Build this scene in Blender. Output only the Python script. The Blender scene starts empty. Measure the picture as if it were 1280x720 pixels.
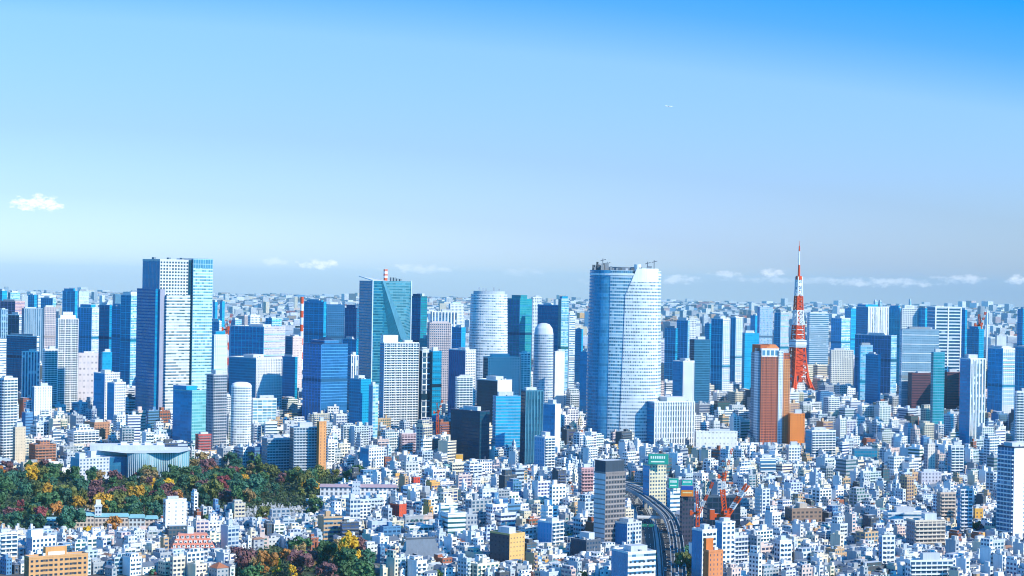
import bpy, math, random
from math import sin, cos, tan, atan2, radians, pi, sqrt, floor
from mathutils import Vector, Matrix
import numpy as np

# ------------------------------------------------------------------ camera, sky, sun, exposure
S = bpy.context.scene
COL = S.collection
HAZE_D, HAZE_C = 1.9e-5, (0.52, 0.88, 1.0)
FPX, CAMZ, EYE, ROLL = 2430.0, 215.0, 354.0, radians(0.95)   # focal length in photo pixels, eye height, eye level row, roll

cam = bpy.data.objects.new('camera', bpy.data.cameras.new('camera'))
COL.objects.link(cam)
cam.data.sensor_fit = 'HORIZONTAL'
cam.data.sensor_width = 36.0
cam.data.lens = 36.0 * FPX / 1280.0
cam.data.clip_start = 1.0
cam.data.clip_end = 90000.0
cam.location = (0, 0, CAMZ)
cam.rotation_euler = (Matrix.Rotation(pi / 2 - math.atan(6.0 / FPX), 3, 'X') @ Matrix.Rotation(ROLL, 3, 'Z')).to_euler()
S.camera = cam

SUN_AZ, SUN_EL = radians(122), radians(33)     # azimuth clockwise from the view direction (+Y)
sd = Vector((sin(SUN_AZ) * cos(SUN_EL), cos(SUN_AZ) * cos(SUN_EL), sin(SUN_EL)))
sl = bpy.data.lights.new('sun', 'SUN')
sl.energy, sl.angle, sl.color = 5.0, radians(0.53), (1.0, 0.92, 0.72)
sun = bpy.data.objects.new('sun', sl)
COL.objects.link(sun)
sun.location = (3000, -2000, 3000)
sun.rotation_euler = sd.to_track_quat('Z', 'Y').to_euler()

S.view_settings.view_transform = 'Standard'
S.view_settings.look = 'None'
S.view_settings.exposure = 0.24
S.view_settings.gamma = 1.0
S.view_settings.use_curve_mapping = False
S.render.engine = 'CYCLES'
S.cycles.use_denoising = True
S.cycles.max_bounces = 5
S.cycles.diffuse_bounces = 2
S.cycles.glossy_bounces = 2
S.cycles.volume_bounces = 0
S.cycles.transmission_bounces = 2
S.cycles.filter_width = 1.1
S.cycles.sample_clamp_indirect = 6.0


class NT:
    """small helper for node trees"""
    def __init__(self, tree):
        self.t = tree

    def new(self, typ, **kw):
        n = self.t.nodes.new(typ)
        for k, v in kw.items():
            setattr(n, k, v)
        return n

    def put(self, sock, v):
        if v is None:
            return
        if hasattr(v, 'is_output') or hasattr(v, 'links'):
            self.t.links.new(v, sock)
        elif isinstance(v, (tuple, list)) and len(v) == 3 and sock.type == 'RGBA':
            sock.default_value = (*v, 1)
        else:
            sock.default_value = v

    def m(self, op, a=None, b=None, c=None, clamp=False):
        n = self.new('ShaderNodeMath', operation=op, use_clamp=clamp)
        for i, v in enumerate((a, b, c)):
            self.put(n.inputs[i], v)
        return n.outputs[0]

    def mix(self, fac, a, b, blend='MIX'):
        n = self.new('ShaderNodeMix', data_type='RGBA', blend_type=blend)
        self.put(n.inputs[0], fac)
        self.put(n.inputs[6], a)
        self.put(n.inputs[7], b)
        return n.outputs[2]

    def noise(self, vec, scale, detail=2.0, rough=0.5):
        n = self.new('ShaderNodeTexNoise')
        self.put(n.inputs['Vector'], vec)
        n.inputs['Scale'].default_value = scale
        n.inputs['Detail'].default_value = detail
        n.inputs['Roughness'].default_value = rough
        return n.outputs[0]

    def vmul(self, vec, s):
        n = self.new('ShaderNodeVectorMath', operation='MULTIPLY')
        self.put(n.inputs[0], vec)
        n.inputs[1].default_value = s
        return n.outputs[0]

    def ramp(self, fac, stops):
        n = self.new('ShaderNodeValToRGB')
        e = n.color_ramp.elements
        while len(e) < len(stops):
            e.new(0.5)
        for el, (p, c) in zip(e, stops):
            el.position, el.color = p, (*c, 1)
        self.put(n.inputs[0], fac)
        return n.outputs[0]


W = bpy.data.worlds.new('World')
S.world = W
W.use_nodes = True
W.node_tree.nodes.clear()
w = NT(W.node_tree)
sky = w.new('ShaderNodeTexSky', sky_type='NISHITA', sun_disc=False)
sky.sun_elevation, sky.sun_rotation = SUN_EL, SUN_AZ
sky.altitude, sky.air_density, sky.dust_density, sky.ozone_density = 50, 1.0, 0.6, 3.0
tc = w.new('ShaderNodeTexCoord')
sep = w.new('ShaderNodeSeparateXYZ')
w.put(sep.inputs[0], tc.outputs['Generated'])
dx, dy, dz = sep.outputs
# the deep clear blue of the autumn sky: the higher, the bluer, a little more to the south
hi = w.m('ADD', w.m('MULTIPLY_ADD', dx, 0.085, dz), w.m('MULTIPLY', w.m('SUBTRACT', 1.0, dy), 0.30))
tint = w.ramp(w.m('MULTIPLY', hi, 2.0), [(0.0, (0.95, 1.20, 1.78)), (0.06, (0.71, 0.90, 1.5)), (0.13, (0.63, 0.80, 1.26)), (0.24, (0.64, 0.89, 1.36)), (0.30, (0.26, 0.72, 1.45)), (0.375, (0.0, 0.64, 1.6)), (0.6, (0.0, 0.98, 1.85)), (1.0, (0.0, 1.05, 1.95))])
skyc = w.mix(1.0, sky.outputs[0], tint, 'MULTIPLY')
# small fair-weather clouds low over the horizon
az = w.m('DIVIDE', dx, w.m('MAXIMUM', dy, 0.05))
el = w.m('DIVIDE', dz, w.m('MAXIMUM', dy, 0.05))
cv = w.new('ShaderNodeCombineXYZ')
w.put(cv.inputs[0], az); w.put(cv.inputs[1], w.m('MULTIPLY', el, 1.8))
nz = w.noise(cv.outputs[0], 150.0, 5.0, 0.62)
tot = None
for (cx, cy, cw, ch, st) in ((45, 254, 46, 14, 0.95), (397, 330, 36, 9, 0.6), (340, 327, 30, 7, 0.25), (525, 336, 60, 9, 0.28), (650, 340, 40, 8, 0.15),
                             (770, 352, 60, 8, 0.2), (850, 350, 40, 8, 0.4), (905, 343, 30, 7, 0.38), (967, 341, 22, 9, 0.5), (985, 350, 120, 6, 0.25),
                             (1100, 353, 110, 8, 0.42), (1200, 349, 50, 8, 0.4), (1276, 350, 26, 9, 0.6)):
    ddx, ddy = cx - 640, cy - EYE
    a0, e0 = (ddx * cos(ROLL) + ddy * sin(ROLL)) / FPX, -(-ddx * sin(ROLL) + ddy * cos(ROLL)) / FPX
    qa = w.m('POWER', w.m('DIVIDE', w.m('SUBTRACT', az, a0), cw / FPX), 2.0)
    qe = w.m('POWER', w.m('DIVIDE', w.m('SUBTRACT', el, e0), ch / FPX), 2.0)
    k = w.m('SUBTRACT', 1.0, w.m('ADD', qa, qe), clamp=True)
    k = w.m('MULTIPLY', w.m('MULTIPLY', w.m('MULTIPLY', w.m('SUBTRACT', w.m('ADD', w.m('MULTIPLY', k, 0.34), nz), 0.66), 4.5, clamp=True), w.m('MULTIPLY', k, 3.0, clamp=True)), st)
    tot = k if tot is None else w.m('MAXIMUM', tot, k)
skyc = w.mix(w.m('MULTIPLY', tot, w.m('GREATER_THAN', dy, 0.1)), skyc, (8.6, 8.7, 9.4))
bg = w.new('ShaderNodeBackground')
w.put(bg.inputs[0], skyc)
bg.inputs[1].default_value = 0.13
wo = w.new('ShaderNodeOutputWorld')
w.put(wo.inputs[0], bg.outputs[0])


def haze_box(density, color=(0.45, 0.72, 1.0), aniso=0.0):
    me = bpy.data.meshes.new('haze')
    x, y0, y1, z0, z1 = 16000, -600, 29000, -1.0, 366.0
    v = [(a, b, c) for a in (-x, x) for b in (y0, y1) for c in (z0, z1)]
    me.from_pydata(v, [], [(0, 1, 3, 2), (4, 6, 7, 5), (0, 4, 5, 1), (2, 3, 7, 6), (0, 2, 6, 4), (1, 5, 7, 3)])
    o = bpy.data.objects.new('haze', me)
    COL.objects.link(o)
    o['kind'] = 'stuff'
    m = bpy.data.materials.new('haze_air')
    m.use_nodes = True
    m.node_tree.nodes.clear()
    n = NT(m.node_tree)
    pv = n.new('ShaderNodeVolumePrincipled')
    pv.inputs['Color'].default_value = (*color, 1)
    pv.inputs['Density'].default_value = density
    pv.inputs['Anisotropy'].default_value = aniso
    out = n.new('ShaderNodeOutputMaterial')
    n.put(out.inputs['Volume'], pv.outputs[0])
    me.materials.append(m)
    return o


# ------------------------------------------------------------------ picture <-> place helpers
R = random.Random(11)


def proj(X, Y, Z):
    x, y = X / Y * FPX, -(Z - CAMZ) / Y * FPX
    return 640 + x * cos(ROLL) - y * sin(ROLL), EYE + x * sin(ROLL) + y * cos(ROLL)


def unroll(px, py):
    ax, ay = px - 640, py - EYE
    return ax * cos(ROLL) + ay * sin(ROLL), -ax * sin(ROLL) + ay * cos(ROLL)


def at(px, py, D):
    x, y = unroll(px, py)
    return Vector((x * D / FPX, D, CAMZ - y * D / FPX))


def gpt(px, py, z=0.0):
    x, y = unroll(px, py)
    D = (CAMZ - z) * FPX / max(y, 1.0)
    return Vector((x * D / FPX, D, z))


# ------------------------------------------------------------------ materials
def mat(name):
    m = bpy.data.materials.new(name)
    m.use_nodes = True
    n = NT(m.node_tree)
    return m, n, m.node_tree.nodes['Principled BSDF']


def attr(n, name):
    return n.new('ShaderNodeAttribute', attribute_name=name)


def facade_material():
    """walls with windows: bay/storey coordinates from the UV map, colours and window shares from face attributes"""
    m, n, p = mat('facade')
    uv = n.new('ShaderNodeUVMap')
    s = n.new('ShaderNodeSeparateXYZ')
    n.put(s.inputs[0], uv.outputs[0])
    u, v = s.outputs[0], s.outputs[1]
    wn = attr(n, 'win')
    ws = n.new('ShaderNodeSeparateXYZ')
    n.put(ws.inputs[0], wn.outputs['Vector'])
    wf, hf, fill = ws.outputs
    inx = n.m('LESS_THAN', n.m('ABSOLUTE', n.m('SUBTRACT', n.m('FRACT', u), 0.5)), n.m('MULTIPLY', wf, 0.5))
    iny = n.m('LESS_THAN', n.m('ABSOLUTE', n.m('SUBTRACT', n.m('FRACT', v), 0.52)), n.m('MULTIPLY', hf, 0.5))
    mask = n.m('MULTIPLY', inx, iny)
    oi = n.new('ShaderNodeObjectInfo')
    c = n.new('ShaderNodeCombineXYZ')
    n.put(c.inputs[0], n.m('FLOOR', u)); n.put(c.inputs[1], n.m('FLOOR', v))
    n.put(c.inputs[2], n.m('MULTIPLY', oi.outputs['Random'], 57.0))
    wnz = n.new('ShaderNodeTexWhiteNoise', noise_dimensions='3D')
    n.put(wnz.inputs['Vector'], c.outputs[0])
    # whole storeys tend to have their blinds up or down together
    c2 = n.new('ShaderNodeCombineXYZ')
    n.put(c2.inputs[0], n.m('FLOOR', n.m('MULTIPLY', u, 0.21))); n.put(c2.inputs[1], n.m('FLOOR', v)); n.put(c2.inputs[2], n.m('MULTIPLY', oi.outputs['Random'], 31.0))
    wn2 = n.new('ShaderNodeTexWhiteNoise', noise_dimensions='3D')
    n.put(wn2.inputs['Vector'], c2.outputs[0])
    rnd, rnd2 = wnz.outputs['Value'], wn2.outputs['Value']
    wall, glass = attr(n, 'wall').outputs['Color'], attr(n, 'glass').outputs['Color']
    geo = n.new('ShaderNodeNewGeometry')
    big = n.noise(geo.outputs['Position'], 0.06, 3.0, 0.6)
    streak = n.noise(n.vmul(geo.outputs['Position'], (0.55, 0.55, 0.035)), 1.0, 3.0, 0.6)
    dirt = n.m('ADD', n.m('MULTIPLY', big, 0.34), n.m('MULTIPLY_ADD', streak, 0.40, 0.60))
    wallc = n.mix(1.0, wall, dirt, 'MULTIPLY')
    calm = n.m('MULTIPLY_ADD', n.m('GREATER_THAN', fill, 0.83), -0.6, 0.8)
    g1 = n.mix(1.0, glass, n.m('MULTIPLY_ADD', n.m('SUBTRACT', rnd, 0.5), calm, 0.97), 'MULTIPLY')
    g1 = n.mix(1.0, g1, n.m('MULTIPLY', n.m('MULTIPLY_ADD', rnd2, 0.34, 0.83), n.m('MULTIPLY_ADD', big, 0.5, 0.75)), 'MULTIPLY')
    mixr = n.m('ADD', n.m('MULTIPLY', rnd, 0.45), n.m('MULTIPLY', rnd2, 0.55))
    blind = n.m('GREATER_THAN', mixr, fill)
    g2 = n.mix(n.m('MULTIPLY', blind, 0.55), g1, wallc)
    n.put(p.inputs['Base Color'], n.mix(mask, wallc, g2))
    n.put(p.inputs['Roughness'], n.m('MULTIPLY_ADD', mask, -0.58, 0.78))
    n.put(p.inputs['IOR'], n.m('MULTIPLY_ADD', mask, 0.2, 1.22))
    # every pane sits a little differently in its frame
    vm = n.new('ShaderNodeVectorMath', operation='MULTIPLY_ADD')
    n.put(vm.inputs[0], wnz.outputs['Color'])
    k = n.new('ShaderNodeCombineXYZ')
    for i in range(3):
        n.put(k.inputs[i], n.m('MULTIPLY', mask, 0.05))
    n.put(vm.inputs[1], k.outputs[0]); n.put(vm.inputs[2], geo.outputs['Normal'])
    vn = n.new('ShaderNodeVectorMath', operation='NORMALIZE')
    n.put(vn.inputs[0], vm.outputs[0])
    n.put(p.inputs['Normal'], vn.outputs[0])
    return m


def plain(name, col, rough=0.7, metal=0.0, vary=0.3, scale=0.2):
    m, n, p = mat(name)
    geo = n.new('ShaderNodeNewGeometry')
    k = n.noise(geo.outputs['Position'], scale, 4.0, 0.6)
    n.put(p.inputs['Base Color'], n.mix(1.0, col, n.m('MULTIPLY_ADD', k, vary * 2, 1.0 - vary), 'MULTIPLY'))
    p.inputs['Roughness'].default_value = rough
    p.inputs['Metallic'].default_value = metal
    return m


def foliage_material():
    m, n, p = mat('foliage')
    oi = n.new('ShaderNodeObjectInfo')
    geo = n.new('ShaderNodeNewGeometry')
    k = n.noise(geo.outputs['Position'], 0.35, 3.0, 0.65)
    c = n.mix(1.0, oi.outputs['Color'], n.m('MULTIPLY_ADD', k, 1.5, 0.25), 'MULTIPLY')
    h = n.new('ShaderNodeHueSaturation')
    n.put(h.inputs['Color'], c)
    n.put(h.inputs['Hue'], n.m('MULTIPLY_ADD', n.noise(geo.outputs['Position'], 0.8, 1.0), 0.03, 0.485))
    n.put(p.inputs['Base Color'], h.outputs[0])
    p.inputs['Roughness'].default_value = 0.65
    tr = n.new('ShaderNodeBsdfTranslucent')
    n.put(tr.inputs[0], h.outputs[0])
    ms = n.new('ShaderNodeMixShader')
    ms.inputs[0].default_value = 0.25
    n.put(ms.inputs[1], p.outputs[0]); n.put(ms.inputs[2], tr.outputs[0])
    out = [x for x in m.node_tree.nodes if x.type == 'OUTPUT_MATERIAL'][0]
    n.put(out.inputs[0], ms.outputs[0])
    return m


def ground_material():
    m, n, p = mat('city_ground')
    geo = n.new('ShaderNodeNewGeometry')
    vo = n.new('ShaderNodeTexVoronoi')
    n.put(vo.inputs['Vector'], geo.outputs['Position'])
    vo.inputs['Scale'].default_value = 1 / 14.0
    s = n.new('ShaderNodeSeparateColor')
    n.put(s.inputs[0], vo.outputs['Color'])
    c = n.ramp(s.outputs[0], [(0.0, (0.05, 0.05, 0.055)), (0.45, (0.09, 0.09, 0.09)), (0.6, (0.17, 0.165, 0.15)), (0.8, (0.07, 0.085, 0.05)), (1.0, (0.26, 0.25, 0.24))])
    k = n.noise(geo.outputs['Position'], 0.15, 5.0, 0.65)
    n.put(p.inputs['Base Color'], n.mix(1.0, c, n.m('MULTIPLY_ADD', k, 0.8, 0.6), 'MULTIPLY'))
    p.inputs['Roughness'].default_value = 0.9
    return m


M = {
    'facade': facade_material(),
    'foliage': foliage_material(),
    'ground': ground_material(),
    'bark': plain('bark', (0.09, 0.07, 0.05), 0.9),
    'asphalt': plain('asphalt', (0.055, 0.057, 0.062), 0.85, 0, 0.25, 0.3),
    'paint': plain('road_paint', (0.75, 0.75, 0.72), 0.7, 0, 0.15, 0.5),
    'concrete': plain('concrete', (0.42, 0.42, 0.41), 0.85, 0, 0.25, 0.25),
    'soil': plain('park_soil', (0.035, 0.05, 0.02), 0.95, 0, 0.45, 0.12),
    'stone': plain('grave_stone', (0.5, 0.5, 0.5), 0.7, 0, 0.3, 0.6),
    'red': plain('tower_red_paint', (0.68, 0.085, 0.02), 0.5, 0, 0.12, 0.3),
    'white': plain('tower_white_paint', (0.8, 0.8, 0.8), 0.5, 0, 0.1, 0.3),
    'grey': plain('grey_metal', (0.35, 0.37, 0.4), 0.5, 0.3, 0.15, 0.5),
    'dark': plain('dark_metal', (0.05, 0.06, 0.075), 0.45, 0.2, 0.2, 0.5),
    'tyre': plain('tyre_rubber', (0.02, 0.02, 0.02), 0.9),
    'pane': plain('window_glass', (0.025, 0.05, 0.085), 0.15, 0, 0.4, 0.7),
}


def ctag(o, label=None, cat=None, group=None, kind=None):
    for k, v in (('label', label), ('category', cat), ('group', group), ('kind', kind)):
        if v:
            o[k] = v
    return o


def empty(name, loc, rz=0.0, label=None, cat=None, group=None):
    o = bpy.data.objects.new(name, None)
    o.empty_display_size = 2.0
    o.location = loc
    o.rotation_euler = (0, 0, rz)
    COL.objects.link(o)
    return ctag(o, label, cat, group)


class St:
    """a facade: wall colour, glass colour, bay width, storey height, window width and height shares, share of dark panes"""
    __slots__ = ('wall', 'glass', 'bay', 'fl', 'wf', 'hf', 'fill')

    def __init__(s, wall, glass=(0.03, 0.07, 0.13), bay=3.2, fl=3.3, wf=0.6, hf=0.5, fill=0.75):
        s.wall, s.glass, s.bay, s.fl, s.wf, s.hf, s.fill = wall, glass, bay, fl, wf, hf, fill

    def c(s, **k):
        d = dict(wall=s.wall, glass=s.glass, bay=s.bay, fl=s.fl, wf=s.wf, hf=s.hf, fill=s.fill)
        d.update(k)
        return St(**d)


def flat(col):
    return St(col, wf=0.0, hf=0.0)


class MB:
    """collects faces with facade attributes; build() links them as one mesh object"""
    def __init__(s):
        s.v, s.f, s.uv, s.wall, s.glass, s.win = [], [], [], [], [], []

    def face(s, pts, st, uv=None):
        b = len(s.v)
        s.v.extend(pts)
        n = len(pts)
        s.f.append(tuple(range(b, b + n)))
        s.uv.extend(uv if uv else [(0.0, 0.0)] * n)
        s.wall.append(st.wall); s.glass.append(st.glass); s.win.append((st.wf, st.hf, st.fill))

    def wallface(s, p, q, z0, z1, st, zq0=None, zq1=None):
        """vertical face from p to q (counter-clockwise seen from outside)"""
        L = sqrt((q[0] - p[0]) ** 2 + (q[1] - p[1]) ** 2)
        n = max(1, round(L / st.bay)) if st.wf > 0 else 1
        a0, a1 = z0 / st.fl, z1 / st.fl
        s.face([(p[0], p[1], z0), (q[0], q[1], z0), (q[0], q[1], z1), (p[0], p[1], z1)], st, [(0, a0), (n, a0), (n, a1), (0, a1)])

    def prism(s, poly, z0, z1, sts, top=None, poly1=None, bottom=False):
        """poly counter-clockwise; sts one style or one per edge; poly1 the upper outline"""
        n = len(poly)
        q1 = poly1 or poly
        for i in range(n):
            st = sts[i % len(sts)] if isinstance(sts, (list, tuple)) else sts
            p, q, p1, q2 = poly[i], poly[(i + 1) % n], q1[i], q1[(i + 1) % n]
            L = sqrt((q[0] - p[0]) ** 2 + (q[1] - p[1]) ** 2)
            k = max(1, round(L / st.bay)) if st.wf > 0 else 1
            a0, a1 = z0 / st.fl, z1 / st.fl
            s.face([(*p, z0), (*q, z0), (*q2, z1), (*p1, z1)], st, [(0, a0), (k, a0), (k, a1), (0, a1)])
        if top is not False:
            s.face([(*p, z1) for p in q1], top or flat((0.5, 0.5, 0.5)))
        if bottom:
            s.face([(*p, z0) for p in reversed(poly)], top or flat((0.5, 0.5, 0.5)))

    def box(s, x0, x1, y0, y1, z0, z1, sts, top=None, bottom=False):
        s.prism([(x0, y0), (x1, y0), (x1, y1), (x0, y1)], z0, z1, sts, top, None, bottom)

    def beam(s, a, b, r, st):
        a, b = Vector(a), Vector(b)
        d = (b - a).normalized()
        h = Vector((0, 0, 1)) if abs(d.z) < 0.9 else Vector((1, 0, 0))
        e = d.cross(h).normalized() * r
        f = d.cross(e).normalized() * r
        A = [a + e + f, a - e + f, a - e - f, a + e - f]
        B = [b + e + f, b - e + f, b - e - f, b + e - f]
        for i in range(4):
            j = (i + 1) % 4
            s.face([tuple(A[j]), tuple(A[i]), tuple(B[i]), tuple(B[j])], st)
        s.face([tuple(x) for x in A], st); s.face([tuple(x) for x in reversed(B)], st)

    def mesh(s, name, m):
        me = bpy.data.meshes.new(name)
        me.from_pydata(s.v, [], s.f)
        lay = me.uv_layers.new(name='UVMap')
        lay.data.foreach_set('uv', np.array(s.uv, dtype=np.float32).ravel())
        nf = len(s.f)
        for nm, dat in (('wall', s.wall), ('glass', s.glass)):
            a = me.attributes.new(nm, 'FLOAT_COLOR', 'FACE')
            arr = np.ones((nf, 4), dtype=np.float32)
            arr[:, :3] = dat
            a.data.foreach_set('color', arr.ravel())
        a = me.attributes.new('win', 'FLOAT_VECTOR', 'FACE')
        a.data.foreach_set('vector', np.array(s.win, dtype=np.float32).ravel())
        me.materials.append(m)
        return me

    def build(s, name, parent=None, m=None, loc=None, label=None):
        return link(name, s.mesh(name, m or M['facade']), parent, loc, label)


def link(name, me, parent=None, loc=None, label=None):
    o = bpy.data.objects.new(name, me)
    COL.objects.link(o)
    if parent is not None:
        o.parent = parent
    if loc is not None:
        o.location = loc
    if label:
        o['label'] = label
    return o


# ------------------------------------------------------------------ colours
WHITE, PALE, GREY, COOL = (0.79, 0.79, 0.79), (0.60, 0.61, 0.62), (0.36, 0.38, 0.41), (0.50, 0.56, 0.62)
CREAM, TAN, BRICK, CHAR, PINK, OCHRE, RUST = (0.72, 0.63, 0.48), (0.52, 0.34, 0.20), (0.34, 0.12, 0.07), (0.09, 0.10, 0.115), (0.66, 0.50, 0.45), (0.70, 0.38, 0.12), (0.55, 0.11, 0.05)
BLUEG, DEEP, TEAL, SKYG, NIGHT = (0.012, 0.29, 0.52), (0.003, 0.19, 0.35), (0.012, 0.23, 0.30), (0.12, 0.37, 0.56), (0.004, 0.042, 0.085)

S_GLASS = St((0.016, 0.32, 0.55), BLUEG, 3.2, 4.0, 0.9, 0.72, 0.9)
S_DEEP = St((0.01, 0.30, 0.50), DEEP, 3.6, 4.0, 0.84, 0.62, 0.93)
S_TEAL = St((0.05, 0.24, 0.28), TEAL, 3.2, 4.0, 0.9, 0.66, 0.85)
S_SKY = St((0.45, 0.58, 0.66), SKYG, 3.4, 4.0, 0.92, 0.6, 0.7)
S_WGRID = St(WHITE, (0.03, 0.09, 0.18), 3.4, 3.6, 0.6, 0.54, 0.92)
S_WBAND = St(WHITE, (0.05, 0.16, 0.28), 3.4, 4.0, 1.0, 0.42, 0.72)
S_FIN = St(WHITE, (0.04, 0.12, 0.24), 4.2, 4.0, 0.55, 1.0, 0.8)
S_PGRID = St((0.52, 0.44, 0.45), (0.05, 0.10, 0.18), 3.2, 3.6, 0.55, 0.52, 0.85)
S_GGRID = St((0.42, 0.44, 0.47), (0.03, 0.08, 0.15), 3.2, 3.5, 0.55, 0.5, 0.85)
S_RES = St(WHITE, (0.03, 0.09, 0.17), 4.4, 3.15, 0.66, 0.52, 0.9)
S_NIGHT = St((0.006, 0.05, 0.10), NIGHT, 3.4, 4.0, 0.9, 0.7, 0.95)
ROOF = flat((0.55, 0.56, 0.57))
ROOFD = flat((0.22, 0.24, 0.27))

# ------------------------------------------------------------------ building kit
EXC, DRAW, LM, TODO, KEEP = [], [], [], [], []   # footprints kept free, silhouettes already standing, landmarks for descriptions, things still to be described


def reserve(x, y, rz, w, d, pad=3.0):
    EXC.append((x, y, cos(rz), sin(rz), w / 2 + pad, d / 2 + pad, sqrt(w * w + d * d) / 2 + pad))


def landmark(phrase, px, py):
    LM.append((phrase, px, py))


def box_me(name, x0, x1, y0, y1, z0, z1, col, m=None, bottom=True):
    b = MB()
    b.box(x0, x1, y0, y1, z0, z1, flat(col), flat(col), bottom)
    return b.mesh(name, m or M['facade'])


def roof_kit(o, w, d, z, n=3, col=(0.55, 0.57, 0.6), hut=True, rnd=None):
    r = rnd or R
    if hut:
        hw, hd, hh = w * r.uniform(0.35, 0.6), d * r.uniform(0.35, 0.6), r.uniform(3.0, 6.0)
        cx, cy = r.uniform(-0.12, 0.12) * w, r.uniform(-0.12, 0.12) * d
        b = MB()
        b.box(cx - hw / 2, cx + hw / 2, cy - hd / 2, cy + hd / 2, z, z + hh, flat(col), ROOF)
        b.build('plant_room', o)
    for i in range(n):
        s, q, e = r.uniform(1.6, 4.0), r.uniform(1.6, 4.0), r.uniform(1.2, 2.6)
        cx, cy = r.uniform(-0.42, 0.42) * max(w - s, 1), r.uniform(-0.42, 0.42) * max(d - q, 1)
        g = r.uniform(0.35, 0.8)
        b = MB()
        b.box(cx - s / 2, cx + s / 2, cy - q / 2, cy + q / 2, z, z + e, flat((g, g, g * 1.03)))
        b.build('cooling_unit', o)


def parapet(o, w, d, z, col, h=1.1, t=0.4):
    b = MB()
    st = flat(col)
    b.box(-w / 2 - 0.15, w / 2 + 0.15, -d / 2 - 0.15, -d / 2 + t, z - 0.3, z + h, st)
    b.box(-w / 2 - 0.15, w / 2 + 0.15, d / 2 - t, d / 2 + 0.15, z - 0.3, z + h, st)
    b.box(-w / 2 - 0.15, -w / 2 + t, -d / 2 + t, d / 2 - t, z - 0.3, z + h, st)
    b.box(w / 2 - t, w / 2 + 0.15, -d / 2 + t, d / 2 - t, z - 0.3, z + h, st)
    return b.build('parapet', o)


def place(L, C, Rr, top, D, phi=30, dep=None, base=None):
    """footprint of a block whose left edge, near corner and right edge are seen at L, C, Rr"""
    if base is not None:
        D = gpt(C, base).y
    ph = radians(phi)
    c = at(C, top, D)
    aL, aR = at(L, top, D), at(Rr, top, D)
    azm = atan2(c.x, D)
    k = cos(azm)
    wr = max(4.0, (aR.x - c.x) * k / cos(ph)) if Rr > C else (dep or 14)
    wl = max(4.0, (c.x - aL.x) * k / sin(ph)) if C > L else (dep or wr * 0.8)
    if dep:
        if C - L < 2:
            wl = dep
        if Rr - C < 2:
            wr = dep
    rz = ph - azm
    dR, dL = Vector((cos(rz), sin(rz))), Vector((-sin(rz), cos(rz)))
    p = Vector((c.x, D)) + dR * wr / 2 + dL * wl / 2
    return p, rz, wr, wl, c.z, D


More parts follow.
